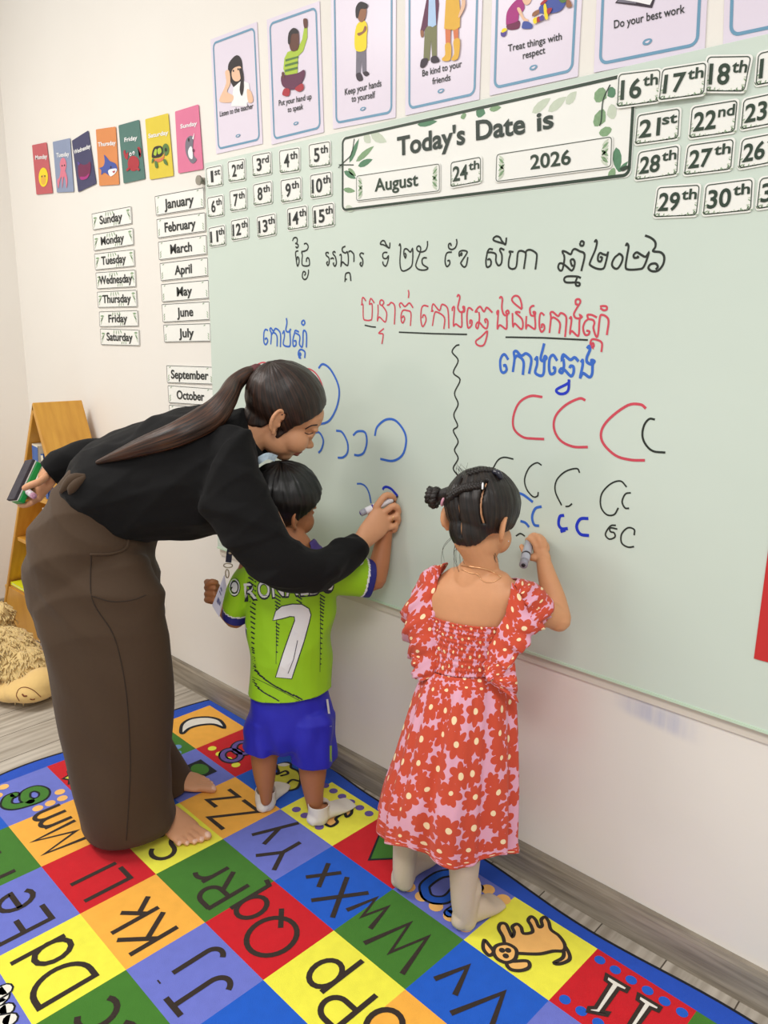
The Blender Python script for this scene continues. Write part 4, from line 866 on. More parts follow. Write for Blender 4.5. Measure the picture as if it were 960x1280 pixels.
def cut(V, F, cuts):
    """open a shell: remove what lies within radius r of c on the far side of the plane (c, n)"""
    me = bpy.data.meshes.new('t'); me.from_pydata([tuple(v) for v in V], [], F); bm = bmesh.new(); bm.from_mesh(me)
    for c, n, r in cuts:
        c, n = V3(c), nrm(n)
        fs = [f for f in bm.faces if np.linalg.norm(V3(f.calc_center_median())-c) < r]
        g = list({e for f in fs for e in f.edges})+list({v for f in fs for v in f.verts})+fs
        bmesh.ops.bisect_plane(bm, geom=g, dist=1e-6, plane_co=Vector(c), plane_no=Vector(n))
        kill = [f for f in bm.faces if np.linalg.norm(V3(f.calc_center_median())-c) < r and (V3(f.calc_center_median())-c)@n > 1e-6]
        bmesh.ops.delete(bm, geom=kill, context='FACES')
    seen = set(); best = []
    for f0 in bm.faces:                       # keep the main piece only
        if f0 in seen: continue
        st_ = [f0]; seen.add(f0); comp = []
        while st_:
            f = st_.pop(); comp.append(f)
            for e in f.edges:
                for g in e.link_faces:
                    if g not in seen: seen.add(g); st_.append(g)
        if len(comp) > len(best): best = comp
    keep = set(best); bmesh.ops.delete(bm, geom=[f for f in bm.faces if f not in keep], context='FACES')
    bm.verts.index_update(); V2 = np.array([tuple(v.co) for v in bm.verts]); F2 = [tuple(v.index for v in f.verts) for f in bm.faces]
    bm.free(); bpy.data.meshes.remove(me); return V2, F2
rng = np.random.RandomState(3)
def waves(V, ks, amp, ridge=False):
    out = np.zeros(len(V))
    for k in ks:
        ph = rng.rand()*6.28; w_ = V@V3(k)+ph+1.2*np.sin(V@V3(np.roll(k, 1))*.35+ph*2)
        out += (1-2*np.abs(np.sin(w_/2))) if ridge else np.sin(w_)
    return amp*out/len(ks)
def smooth01(x, a, b):
    t = np.clip((x-a)/(b-a), 0, 1); return t*t*(3-2*t)
def shell(o, t):
    m = o.modifiers.new('thickness', 'SOLIDIFY'); m.thickness = t; m.offset = -1; return o

SKIN_W = mat('skin_woman', (206, 150, 112), .5, .05, 60, .12, 500, sss=.06)
SKIN_B = mat('skin_boy', (176, 116, 78), .5, .05, 60, .12, 500, sss=.06)
SKIN_G = mat('skin_girl', (208, 150, 108), .5, .05, 60, .12, 500, sss=.06)
LIPS = mat('lips', (160, 92, 78), .45, .05); NAIL = mat('nail', (226, 182, 160), .25, .04)
BROW = mat('brow_hair', (44, 32, 28), .6)
def hair_mat(name, dark, light, vary=.5):
    m, nt, b, tc = node_mat(name)
    v = mapping(nt, tc.outputs['UV'], (60, 2.2, 1)); n1 = noise_n(nt, v, 1, 5, .6)
    nt.links.new(mixc(nt, maprange(nt, n1, .38, .72), lin(dark), lin(light)), b.inputs['Base Color'])
    b.inputs['Roughness'].default_value = .36; b.inputs['Specular IOR Level'].default_value = .45
    bump_n(nt, noise_n(nt, mapping(nt, tc.outputs['UV'], (220, 3, 1)), 1, 3, .6), .35, .002, b); return m
HAIR_W = hair_mat('hair_dark_brown', (22, 15, 12), (66, 42, 30)); HAIR_B = hair_mat('hair_black', (10, 9, 9), (30, 27, 26)); HAIR_G = hair_mat('hair_black_brown', (16, 12, 11), (48, 36, 30))

class Head:
    def __init__(s, C, hf, hu, k, child=False):
        s.C = V3(C); s.f = nrm(hf); s.u = nrm(V3(hu)-s.f*(V3(hu)@s.f)); s.l = np.cross(s.u, s.f); s.k = k; s.child = child
    def P(s, f, l, u): return s.C+(s.f*f+s.l*l+s.u*u)*s.k
    def loc(s, P): d = (np.atleast_2d(P)-s.C)/s.k; return np.stack([d@s.f, d@s.l, d@s.u], 1)
    def b(s, q, c, r, tilt=0):
        ax = [s.f*r[0]*s.k, s.l*r[1]*s.k, s.u*r[2]*s.k]; ball(q, s.P(*c), ax, 20)
    def skull(s, q):
        if s.child:
            s.b(q, (-.010, 0, .035), (.098, .080, .084)); s.b(q, (.040, 0, .025), (.052, .064, .052)); s.b(q, (.028, 0, -.030), (.062, .062, .062)); s.b(q, (-.040, 0, -.026), (.046, .046, .048))
        else:
            s.b(q, (-.012, 0, .035), (.097, .075, .085)); s.b(q, (.045, 0, .030), (.050, .060, .050)); s.b(q, (.028, 0, -.030), (.062, .058, .072))
    def build(s, q):
        s.skull(q); c = s.child
        s.b(q, (.052, 0, -.082 if not c else -.072), (.030, .030, .022)); 
        for g in (-1, 1):
            s.b(q, (.012, g*.034, -.058), (.046, .022, .034)); s.b(q, (.052, g*.036, -.034), (.036, .028, .032 if not c else .036))
            s.b(q, (.078, g*.026, .014), (.014, .024, .008)); s.b(q, (.096 if not c else .088, g*.009, -.036), (.010, .008, .007))
            s.b(q, (.080, g*.028, -.004), (.010, .015, .008))
            ev = nrm(s.u-s.f*.16); ew_ = nrm(-s.f*.90+s.l*g*.42); en = nrm(np.cross(ev, ew_)); en = en if en@(s.l*g) > 0 else -en
            e0 = s.P(-.016, g*(.070 if not c else .074), -.012)+ew_*.012*s.k
            ball(q, e0-en*.002*s.k, [ew_*.017*s.k, en*.0055*s.k, ev*.028*s.k], 18)
            pts = [e0+(ew_*(-math.cos(math.radians(a))*.0155)+ev*(math.sin(math.radians(a))*.0275+.0015)+en*.0035)*s.k for a in np.linspace(20, 250, 12)]
            tube(q, pts, [.0035*s.k]+[.0042*s.k]*10+[.0046*s.k], 10, 2)
            ball(q, e0+(-ev*.027-ew_*.006+en*.001)*s.k, [ew_*.008*s.k, en*.005*s.k, ev*.009*s.k], 12)
            ball(q, e0+(-ew_*.013-ev*.006+en*.003)*s.k, [ew_*.004*s.k, en*.0035*s.k, ev*.007*s.k], 10)
        n = .0 if not c else -.008
        s.b(q, (.090+n, 0, -.010), (.012, .009, .028)); s.b(q, (.103+n, 0, -.031), (.013, .012, .011))
        s.b(q, (.086, 0, -.057), (.013, .020, .007)); s.b(q, (.083, 0, -.068), (.013, .018, .007))
    def hair(s, name, m, parent, region, thick, axis, groove=.0012, fr=26, extra=None, nlat=84, nlon=120, edge=(-.003, .006)):
        q = MB(); s.skull(q); 
        if not s.child: tube(q, [s.P(-.025, 0, -.03), s.P(-.035, 0, -.10)], [.052*s.k, .048*s.k])
        V, F = solid(q, .004*s.k, 4); bv = bvh_of(V, F); O = s.P(-.005, 0, .02)
        ax = nrm(s.f*axis[0]+s.l*axis[1]+s.u*axis[2]); e1 = nrm(np.cross(ax, s.f+s.l*.3)); e2 = np.cross(ax, e1)
        vs = []; uv = []
        for i in range(nlat+1):
            la = math.pi*i/nlat
            for j in range(nlon):
                lo = 2*math.pi*j/nlon; d = ax*math.cos(la)+(e1*math.cos(lo)+e2*math.sin(lo))*math.sin(la)
                h = bv.ray_cast(Vector(O+d*.3), Vector(-d)); p = V3(h[0]) if h[0] else O+d*.05
                L = s.loc(p)[0]; r = region(L); g = smooth01(np.array(r), *edge)
                st = noise.noise(Vector((math.cos(lo)*fr*.35, math.sin(lo)*fr*.35, la*1.2)))+.6*noise.noise(Vector((math.cos(lo)*fr, math.sin(lo)*fr, la*2)))
                t = (-.007*(1-g)+g*(thick(L)+groove*st))*s.k
                if extra: t += extra(L, lo, la)*g
                vs.append(p+d*t); uv.append((j/nlon*2 if j < nlon/2 else 2-j/nlon*2, la/math.pi))
        q = MB(); n = nlon
        q.add(vs, [(i*n+j, i*n+(j+1) % n, (i+1)*n+(j+1) % n, (i+1)*n+j) for i in range(nlat) for j in range(n)]); q.uv = uv
        return q.build(name, m, parent, True)
def strand_uv(q, n):                          # lengthwise texture for tubes built from n-sided rings
    k = len(q.v)//n; q.uv = [((j/n*2 if j < n/2 else 2-j/n*2)*.5, i/k*3) for i in range(k) for j in range(n)]
def finger(q, pts, r): tube(q, pts, [r, r*.98, r*.92, r*.80][:len(pts)] if len(pts) <= 4 else r, 12, 3)
def foot(q, heel, fwd, L, W, side, toes=True, hgt=.06, z0=.008, ankle=None, ra=.03, hs=1.0):
    """side +1: the big toe is on the left of the walking direction"""
    f = nrm(V3((fwd[0], fwd[1], 0))); l = V3((-f[1], f[0], 0)); H = V3(heel); H[2] = z0
    def sec(t, w, h, off=0):
        h = h*hs; return H+f*L*t+l*off*side+UP*h/2, l*w/2, np.array([h/2])
    S_ = [sec(.02, W*.50, L*.16), sec(.10, W*.68, L*.24), sec(.25, W*.70, L*.30), sec(.45, W*.80, L*.25, W*.04), sec(.62, W*.96, L*.17, W*.03), sec(.74, W*1.0, L*.12, W*.02), sec(.80 if toes else .92, W*.88, L*.085, W*.04)]
    loft3(q, [a for a, b, c in S_], [b for a, b, c in S_], [c for a, b, c in S_], 20, 4)
    if toes:
        for k, (y, x0, x1, r) in enumerate(((.33, .74, .985, .050), (.12, .76, .97, .036), (-.06, .75, .935, .034), (-.23, .72, .885, .032), (-.38, .68, .82, .031))):
            c = H+l*side*y*W
            tube(q, [c+f*L*x0+UP*L*.055, c+f*L*(x0+x1)/2+UP*L*.052, c+f*L*x1+UP*r*L*.8], [r*L*.95, r*L*.9, r*L], 12, 3)
    if ankle is not None: tube(q, [H+f*L*.2+UP*L*.12, H+f*L*.19+UP*L*.28, ankle], [ra*1.02, ra, ra*1.05], 18, 4)
def nails(bv_or_pts, m, parent): pass
# ================================================================ the corner: bookcase, books, plush
mo_, nt, b, tc = node_mat('honey_oak')
gw = noise_n(nt, mapping(nt, tc.outputs['Object'], (9, 22, 1.6)), 1.6, 6, .6)
wv = N(nt, 'ShaderNodeTexWave', wave_type='BANDS', bands_direction='Y'); wv.inputs['Scale'].default_value = 7; wv.inputs['Distortion'].default_value = 6; wv.inputs['Detail'].default_value = 3
nt.links.new(mapping(nt, tc.outputs['Object'], (1, 1.4, .25)), wv.inputs['Vector'])
nt.links.new(mixc(nt, math_n(nt, 'ADD', math_n(nt, 'MULTIPLY', gw, .88), math_n(nt, 'MULTIPLY', wv.outputs['Fac'], .12)), lin((176, 116, 32)), lin((226, 172, 70))), b.inputs['Base Color']); b.inputs['Roughness'].default_value = .35
YF, YK, AX_, AZ = -.225, -.03, -2.952, 1.02
bc_ = empty('bookcase', (-2.99, (YF+YK)/2, 0), 'honey oak A-frame bookcase with slanted sides standing in the corner', 'bookcase')
def slant(x0, nm):                            # a slanted side panel from the ridge to the floor
    d = nrm(V3((x0-AX_, 0, -AZ))); n = V3((-d[2], 0, d[0])); n = n if n[0]*(x0-AX_) > 0 else -n
    a = V3((AX_, YF, AZ)); L_ = np.linalg.norm(V3((x0-AX_, 0, -AZ))); q = MB()
    P = [a, a+d*L_, a+d*L_-n*.018, a-n*.018+d*.02]
    for p in P: p[2] = max(p[2], 0)
    q.add(P+[p+V3((0, YK-YF, 0)) for p in P], [(0, 1, 2, 3), (7, 6, 5, 4), (0, 4, 5, 1), (1, 5, 6, 2), (2, 6, 7, 3), (3, 7, 4, 0)]); q.build(nm, mo_, bc_, bevel=.003)
slant(-3.49, 'side_panel'); slant(-2.50, 'side_panel')
xl = lambda z: AX_+(-3.49-AX_)*(AZ-z)/AZ; xr = lambda z: AX_+(-2.50-AX_)*(AZ-z)/AZ
for z in (.20, .437, .645):
    q = MB(); q.box(((xl(z)+xr(z))/2, (YF+YK)/2+.004, z-.009), ((xr(z)-xl(z))/2-.018, (YK-YF)/2-.006, .009)); q.build('shelf', mo_, bc_, bevel=.002)
q = MB(); q.box(((xl(.1)+xr(.1))/2, YF+.012, .095), ((xr(.1)-xl(.1))/2-.02, .007, .09)); q.build('kick_board', mo_, bc_, bevel=.002)
q = MB(); P = [(xl(.02)+.02, .02), (xr(.02)-.02, .02), (AX_, AZ-.05)]
q.add([(x, YK-.008, z) for x, z in P]+[(x, YK, z) for x, z in P], [(0, 1, 2), (5, 4, 3), (0, 3, 4, 1), (1, 4, 5, 2), (2, 5, 3, 0)]); q.build('back_panel', mo_, bc_)
PAGE = mat('book_pages', (232, 224, 204), .8, .05, 300)
def book(loc, w, h, t, lean, cover, label, group=None, spine=None):
    """upright book, spine to the front (-y)"""
    o = empty('book', loc, label, 'book', group); c, s_ = math.cos(lean), math.sin(lean); X = V3((c, 0, -s_)); Zv = V3((s_, 0, c)); Y = V3((0, 1, 0)); B0 = V3(loc)
    q = MB()
    q.box(B0+X*(t-.0015)+Zv*h/2+Y*w/2, (.0015, w/2, h/2), 0, [X, Y, Zv]); q.box(B0+X*.0015+Zv*h/2+Y*w/2, (.0015, w/2, h/2), 0, [X, Y, Zv]); q.box(B0+X*t/2+Zv*h/2+Y*.001, (t/2, .0015, h/2), 0, [X, Y, Zv]); q.build('cover', cover, o)
    q = MB(); q.box(B0+X*t/2+Zv*h/2+Y*(w/2+.001), (t/2-.003, w/2-.004, h/2-.003), 0, [X, Y, Zv]); q.build('pages', PAGE, o)
    if spine: q = MB(); q.box(B0+X*t/2+Zv*h*.80+Y*(-.0006), (t/2, .0004, h*.17), 0, [X, Y, Zv]); q.build('spine_label', spine, o)
CB = mat('book_blue', (58, 96, 164), .4, .15, 30); CW = mat('book_cream', (224, 216, 196), .45, .04); CT = mat('book_teal', (28, 112, 118), .4, .05); CY = mat('book_yellow', (232, 236, 40), .4, .06); CGR = mat('book_green', (120, 160, 60), .45, .3, 60)
book((-3.035, YF+.012, .652), .16, .205, .050, .10, CW, 'cream and blue picture book standing in the A-frame bookcase', 'books in the bookcase', CB)
book((-2.945, YF+.02, .646), .15, .175, .020, -.10, CB, 'thin blue book leaning against the slanted side of the bookcase', 'books in the bookcase', CW)
book((-2.99, YF+.02, .4375), .15, .165, .018, .0, CW, 'plain cream book on the middle shelf of the bookcase', 'books in the bookcase')
def flat_book(name, c, hx, hy, hz, rot, m, label):
    o = empty(name, (c[0], c[1], c[2]), label, 'book'); A_ = [V3((math.cos(rot), math.sin(rot), 0)), V3((-math.sin(rot), math.cos(rot), 0)), UP]; q = MB()
    for s_ in (0, 1): q.box(V3(c)+UP*(hz*2*s_+(.001 if s_ == 0 else -.001)), (hx, hy, .001), 0, A_)
    q.box(V3(c)-A_[0]*(hx-.001)+UP*hz, (.001, hy, hz), 0, A_); q.build('cover', m, o); q = MB(); q.box(V3(c)+UP*hz+A_[0]*.001, (hx-.004, hy-.004, hz-.0022), 0, A_); q.build('pages', PAGE, o)
flat_book('picture_book', (-3.195, YF+.072, .2005), .155, .066, .006, 0, CY, 'bright yellow picture book lying on the bottom shelf of the bookcase')
flat_book('board_book', (-3.125, YF+.068, .2127), .06, .04, .006, .1, CT, 'small teal book lying on top of the yellow picture book')
flat_book('picture_book', (-3.20, YF+.162, .2005), .15, .024, .012, 0, CGR, 'leafy green patterned book at the back of the bottom shelf')
# plush cushion animal
FUR = mat('plush_fur', (224, 196, 136), .95, .16, 60, .8, 260, spec=.1, sheen=.3); SOLE = mat('plush_sole', (226, 190, 122), .9, .05, 120, .3, 700, sheen=.2); STI = mat('plush_stitch', (120, 66, 36), .8)
pl = empty('plush_animal', (-2.72, -.50, 0), 'shaggy beige plush animal lying on the floor before the bookcase', 'plush toy')
q = MB()
ball(q, PH(-6, 826, 2.63), [RH*.150, UP*.120, FH*.17], 28); ball(q, PH(28, 838, 2.58), [RH*.095, UP*.085, FH*.11], 24); ball(q, PH(-5, 772, 2.78), [RH*.065, UP*.06, FH*.08], 20); ball(q, PH(-40, 850, 2.60), [RH*.13, UP*.09, FH*.15], 24); ball(q, PH(40, 855, 2.54), [RH*.085, UP*.055, FH*.10], 24)
V, F = solid(q, .006, 4); Nn = vnormals(V, F); V = V+Nn*(waves(V, [(90, 60, 140), (-70, 110, 120), (120, -60, 150)], .006, True)+waves(V, [(35, 20, 60)], .004))[:, None]; V[:, 2] = np.maximum(V[:, 2], .003)
finish(V, F, 'body', FUR, pl)
bvp = bvh_of(V, F); R_ = random.Random(2); q = MB()
for k in range(2600):
    i = R_.randrange(len(V)); p, n_ = V[i], Nn[i]
    if p[2] < .035 or n_@CF > .35: continue
    dn = nrm(n_*.35+V3((R_.uniform(-.5, .5)+.45, R_.uniform(-.5, .5)-.25, -.75))); sd = nrm(np.cross(dn, n_))*.0045; L_ = R_.uniform(.018, .034)
    if (p+dn*L_)[2] < .004: continue
    q.add([p+sd, p-sd, p+n_*.004, p+dn*L_*.5+n_*.006+sd*.7, p+dn*L_*.5+n_*.006-sd*.7, p+dn*L_*.5+n_*.011, p+dn*L_+n_*.002], [(0, 2, 5, 3), (2, 1, 4, 5), (3, 5, 6), (5, 4, 6), (0, 3, 4, 1), (3, 6, 4)])
q.build('fur_tufts', FUR, pl, True)['kind'] = 'stuff'
q = MB(); ball(q, PH(37, 861, 2.475), [RH*.092, UP*.042, FH*.075], 26); ball(q, PH(20, 862, 2.49), [RH*.08, UP*.038, FH*.07], 26); ball(q, PH(50, 855, 2.49), [RH*.062, UP*.055, FH*.075], 26)
V, F = solid(q, .005, 6); V[:, 2] = np.maximum(V[:, 2], .003); finish(V, F, 'muzzle', SOLE, pl); bvs = bvh_of(V, F)
def stitch(nm, pts, r):
    P = [hit(bvs, *p, .001) for p in spline([V3(p) for p in pts], 5)]; P = [p for p in P if p is not None]
    if len(P) > 2: q = MB(); tube(q, P, r, 6, 1); q.build(nm, STI, pl, True)
stitch('stitched_line', [(24, 876), (20.5, 869), (24, 861), (32, 859), (42, 863), (51, 871)], .0014)
stitch('stitched_eye', [(28, 868), (30, 870), (33, 870)], .0028); stitch('stitched_mouth', [(38, 874), (41, 874.5), (43, 874)], .0022)
# ================================================================ the woman
woman = empty('person', PH(170, 1040, 1.86)*V3((1, 1, 0)), 'woman in a black shirt and brown trousers leaning over a boy to guide his hand', 'person')
DW = 1.88
wh = Head(PH(353, 517, 1.90), RH*.80+FH*.36-UP*.55, UP*.84+RH*.5, 1.0)
q = MB(); wh.build(q)
tube(q, [wh.P(-.030, 0, -.045), PH(310, 545, 1.885), PH(285, 560, 1.88)], [.052, .052, .07], 20)
loft(q, [((97, 590), (140, 640), DW, DW, .125), ((116, 562), (160, 664), DW, DW, .130), ((165, 540), (212, 662), DW, DW, .135), ((218, 522), (258, 655), DW, DW, .15), ((262, 522), (290, 632), DW, DW, .15), ((284, 530), (302, 585), DW, DW, .075)])
loft(q, [((100, 590), (165, 640), DW, DW, .12), ((58, 640), (182, 672), DW, DW, .15), ((45, 690), (180, 700), DW, DW, .155), ((60, 760), (188, 760), DW, DW, .15)])
for d, dx in ((1.79, 0), (1.96, 18)):         # legs
    loft(q, [((70+dx, 740), (180+dx, 740), d, d, .075), ((105+dx, 850), (190+dx, 850), d, d, .06), ((130+dx, 950), (195+dx, 950), d, d, .05), ((150+dx, 1010-3*dx), (190+dx, 1010-3*dx), d, d, .04)])
# near (right) arm
AR = [((300, 560), (270, 618), 1.80, 1.78, .040), ((322, 598), (286, 656), 1.725, 1.72, .042), ((348, 640), (312, 700), 1.71, 1.71, .042), ((368, 682), (352, 728), 1.705, 1.705, .040), ((395, 696), (391, 733), 1.735, 1.735, .036), ((425, 682), (430, 716), 1.80, 1.80, .032), ((443, 670), (452, 692), 1.85, 1.85, .024), ((450, 658), (466, 681), 1.868, 1.872, .019), ((459, 645), (482, 668), 1.885, 1.89, .015), ((469, 632), (489, 655), 1.898, 1.905, .012)]
loft(q, AR, 24)
m_ = lambda pts: [PH(x, y, d) for x, y, d in pts]
finger(q, m_([(470, 634, 1.898), (481, 620, 1.905), (489, 620, 1.915), (493, 624, 1.925)]), .0092)
finger(q, m_([(479, 641, 1.900), (493, 632, 1.900), (498, 640, 1.91), (490, 645, 1.924)]), .0092)
finger(q, m_([(484, 650, 1.902), (496, 645, 1.902), (497, 653, 1.912), (489, 655, 1.924)]), .0088)
finger(q, m_([(486, 660, 1.900), (494, 657, 1.904), (493, 663, 1.912), (486, 664, 1.922)]), .0080)
finger(q, m_([(464, 642, 1.905), (474, 632, 1.918), (483, 627, 1.927), (489, 623, 1.928)]), .0098)
# far (left) arm folded behind the back, hand holding the eraser
LAp = [(262, 545, 2.00), (215, 560, 2.07), (150, 572, 2.12), (105, 572, 2.09), (78, 582, 2.06), (60, 596, 2.04)]
tube(q, m_(LAp), [.05, .05, .048, .042, .034, .026], 20)
loft(q, [((66, 586), (58, 612), 2.045, 2.045, .026), ((56, 592), (54, 622), 2.035, 2.035, .020), ((46, 600), (50, 628), 2.025, 2.025, .015)], 18)
finger(q, m_([(57, 596, 2.01), (48, 603, 1.985), (39, 606, 1.975), (31, 610, 1.975)]), .0105)
for a in ([(46, 624, 2.02), (36, 630, 2.015), (26, 631, 2.03), (20, 622, 2.05)], [(48, 618, 2.03), (38, 621, 2.04), (28, 620, 2.055), (22, 612, 2.065)], [(48, 611, 2.04), (38, 612, 2.055), (29, 609, 2.068), (24, 602, 2.075)], [(48, 605, 2.05), (40, 602, 2.065), (32, 598, 2.078), (28, 592, 2.082)]): finger(q, m_(a), .0088)
WF1 = PF(243, 1050)-PF(207, 1029); WF2 = PF(262, 990)-PF(232, 990)
h1 = PF(250, 1060)-nrm(WF1)*.232; h2 = PF(270, 986)-nrm(WF2)*.23
foot(q, h1, WF1, .232, .088, 1, ankle=h1+nrm(WF1)*.04+UP*.13); foot(q, h2, WF2, .23, .086, -1, ankle=h2+nrm(WF2)*.04+UP*.13)
V, F = solid(q, .0031, 3)
BVW = bvh_of(V, F)
fc = np.array([V[list(f)].mean(0) for f in F]); L = wh.loc(fc); mi = np.zeros(len(F), int)
mi[(np.abs(L[:, 1]) < .019) & (L[:, 0] > .079) & (L[:, 2] < -.051) & (L[:, 2] > -.0745)] = 1
nailpts = []
for hp, f0, sd in ((h1, nrm(WF1), 1), (h2, nrm(WF2), -1)):
    l0 = V3((-f0[1], f0[0], 0)); LL = .232
    for y, x1, r in ((.33, .985, .05), (.12, .97, .036), (-.06, .935, .034), (-.23, .885, .032), (-.38, .82, .031)):
        nailpts.append((hp*V3((1, 1, 0))+l0*sd*y*.088+f0*LL*(x1+.012)+UP*(r*LL*1.7+.004), r*LL*.75))
for c, r in nailpts: mi[np.linalg.norm(fc-c, axis=1) < r] = 2
finish(V, F, 'body', [SKIN_W, LIPS, NAIL], woman, mi)
# hair
def reg_w(p):
    f, l, u = p
    fl = np.interp(u, [-.09, -.055, -.03, 0, .03, .06, .09, .11], [-.02, .008, .016, .026, .046, .066, .076, .08])
    ul = np.interp(f, [-.12, -.06, -.035, -.016, .0, .03], [-.075, -.062, -.045, .015, -.05, -.055])
    return min(fl-f, u-ul)
wh.hair('hair', HAIR_W, woman, reg_w, lambda p: .0075+.004*max(0, -p[0]*10)*.5, (-.78, 0, .62), .0016, 24)
TIE = PH(319, 464, 1.895)
q = MB(); tube(q, [TIE+nrm(PH(300, 470, 1.9)-TIE)*x for x in (-.006, .008)], [.017, .016], 16, 2); q.build('hair_tie', mat('hair_tie_maroon', (92, 44, 48), .7), woman, True)

# shirt
BLK = mat('black_cotton', (13, 12, 13), .8, .15, 90, .35, 700, spec=.2, sheen=.03)
q = MB()
loft(q, [((92, 584), (142, 648), DW, DW, .150), ((112, 555), (160, 671), DW, DW, .155), ((162, 531), (214, 675), DW, DW, .155), ((216, 511), (262, 669), DW, DW, .168), ((262, 507), (296, 652), DW, DW, .175), ((292, 511), (312, 600), DW, DW, .105)])
ball(q, PH(288, 575, 1.765), [RH*.070, FH*.06, UP*.085], 18); ball(q, PH(272, 555, 1.99), [RH*.075, FH*.07, UP*.07], 18)
SA = [((312, 538), (252, 640), 1.755, 1.725, .066), ((326, 588), (274, 672), 1.722, 1.715, .062), ((347, 634), (302, 708), 1.705, 1.705, .055), ((368, 674), (344, 738), 1.700, 1.700, .052), ((396, 687), (386, 741), 1.728, 1.728, .048), ((424, 674), (428, 724), 1.795, 1.795, .044), ((443, 664), (454, 700), 1.843, 1.843, .040)]
loft(q, SA, 28)
tube(q, m_([(262, 545, 2.00), (215, 560, 2.07), (150, 574, 2.12), (112, 574, 2.09), (84, 580, 2.065), (60, 594, 2.04)]), [.075, .068, .062, .056, .047, .038], 22)
V, F = solid(q, .005, 4)
Nn = vnormals(V, F)
ex = 1+0*V[:, 0]
d_el = np.linalg.norm(V-PH(368, 706, 1.73), axis=1)
fold = waves(V, [(60, 30, 45), (-40, 55, 60), (75, -20, 30)], .0045)+waves(V, [(34, 20, -48), (-22, 44, 38), (16, -30, 60)], .011, True)
V = V+Nn*np.maximum(fold*(.7+.9*np.exp(-(d_el/.12)**2)), -.004)[:, None]
V, F = cut(V, F, [(PH(449.5, 681, 1.848), PH(463, 668, 1.87)-PH(443, 684, 1.84), .06), (PH(62, 593, 2.042), PH(56, 597, 2.035)-PH(72, 586, 2.05), .05)])
BVS = bvh_of(V, F)
shirt = shell(finish(V, F, 'shirt', BLK, woman), .0025)
# stand collar and cuffs
q = MB(); cn = nrm(wh.P(-.02, 0, -.06)-PH(292, 557, 1.88)); cb = PH(303, 550, 1.885)
def open_ring(q, c, ax, a, b, h, flare=1.0, n=36):
    th = np.linspace(0, 2*math.pi, n, endpoint=False); R = []
    for z, s_ in ((-h/2, 1), (-h/6, 1), (h/6, 1+.5*(flare-1)), (h/2, flare)): R.append([c+ax*z+(a*math.cos(t)+b*math.sin(t))*s_ for t in th])
    k = len(R); q.add([p for r in R for p in r], [(i*n+j, i*n+(j+1) % n, (i+1)*n+(j+1) % n, (i+1)*n+j) for i in range(k-1) for j in range(n)])
va = nrm(np.cross(cn, FH)); open_ring(q, cb+cn*.012, cn, va*.072, FH*.066, .05, .93)
shell(q.build('collar', BLK, woman, True), .003)
# trousers
BRN = mat('brown_twill', (72, 55, 40), .75, .06, 120, .25, 900, spec=.25, sheen=.06)
q = MB()
loft(q, [((93, 583), (150, 622), DW, DW, .135), ((72, 606), (178, 650), DW, DW, .150), ((52, 640), (191, 672), DW, DW, .168), ((36, 690), (193, 697), DW, DW, .175), ((41, 740), (200, 735), DW, DW, .17), ((52, 785), (205, 775), DW, DW, .15)], 40)
loft(q, [((44, 715), (186, 700), 1.80, 1.80, .09), ((43, 750), (203, 745), 1.79, 1.79, .098), ((60, 830), (214, 820), 1.78, 1.78, .100), ((73, 890), (216, 880), 1.775, 1.775, .104), ((88, 965), (214, 955), 1.765, 1.765, .108), ((100, 1010), (215, 998), 1.76, 1.76, .110), ((106, 1037), (222, 1022), 1.757, 1.757, .108)], 40)
loft(q, [((75, 715), (193, 700), 1.94, 1.94, .09), ((85, 800), (208, 790), 1.95, 1.95, .095), ((100, 870), (213, 862), 1.96, 1.96, .095), ((118, 930), (213, 925), 1.97, 1.97, .095), ((130, 965), (228, 958), 1.975, 1.975, .095), ((138, 985), (240, 976), 1.975, 1.975, .095)], 40)
V, F = solid(q, .0055, 4)
Nn = vnormals(V, F); hgt = V[:, 2]
low = smooth01(-hgt, -.75, -.1); up = smooth01(hgt, .45, .75)
fold = waves(V@np.eye(3), [(38, 30, 4), (-26, 44, 6), (52, -12, 5)], .006)*low+waves(V, [(20, 12, 55), (-16, 14, 62), (30, -10, 40)], .008, True)*up+waves(V, [(30, 22, 26)], .0025)
V = V+Nn*fold[:, None]
V[:, 2] = np.maximum(V[:, 2], .012)
hm1 = PH(164, 1029, 1.757); hm2 = PH(190, 980, 1.975)
V, F = cut(V, F, [(hm1+UP*.0, -UP, .16), (hm2, -UP, .13)])
BVT = bvh_of(V, F)
trousers = shell(finish(V, F, 'trousers', BRN, woman), .003)
seamm = mat('trouser_seam', (48, 36, 26), .8)
def on_surface(name, bv, pts, r, m, parent, off=.0005, sub=6, n=6):
    P = [hit(bv, *p, off) for p in spline([V3(p) for p in pts], sub)]; P = [p for p in P if p is not None]
    if len(P) < 3: return None
    q = MB(); tube(q, P, r, n, 1); return q.build(name, m, parent, True)
on_surface('side_seam', BVT, [(114, 693), (115, 748), (140, 790), (151, 826), (159, 877), (163, 951), (161, 1003), (158, 1050)], .0013, seamm, trousers)
on_surface('pocket_edge', BVT, [(114, 693), (140, 692), (158, 684), (161, 662)], .0035, BRN, trousers, .001)
on_surface('pocket_edge', BVT, [(115, 745), (140, 752), (165, 750), (182, 744)], .0012, seamm, trousers)
q = MB()
tube(q, m_([(104, 596, 1.752), (92, 598, 1.745), (84, 606, 1.745), (77, 614, 1.75)]), [.008, .012, .011, .006], 12); tube(q, m_([(104, 598, 1.748), (96, 604, 1.738), (90, 611, 1.738), (88, 616, 1.742)]), [.008, .011, .011, .006], 12)
q.build('waist_tie', BRN, trousers, True)
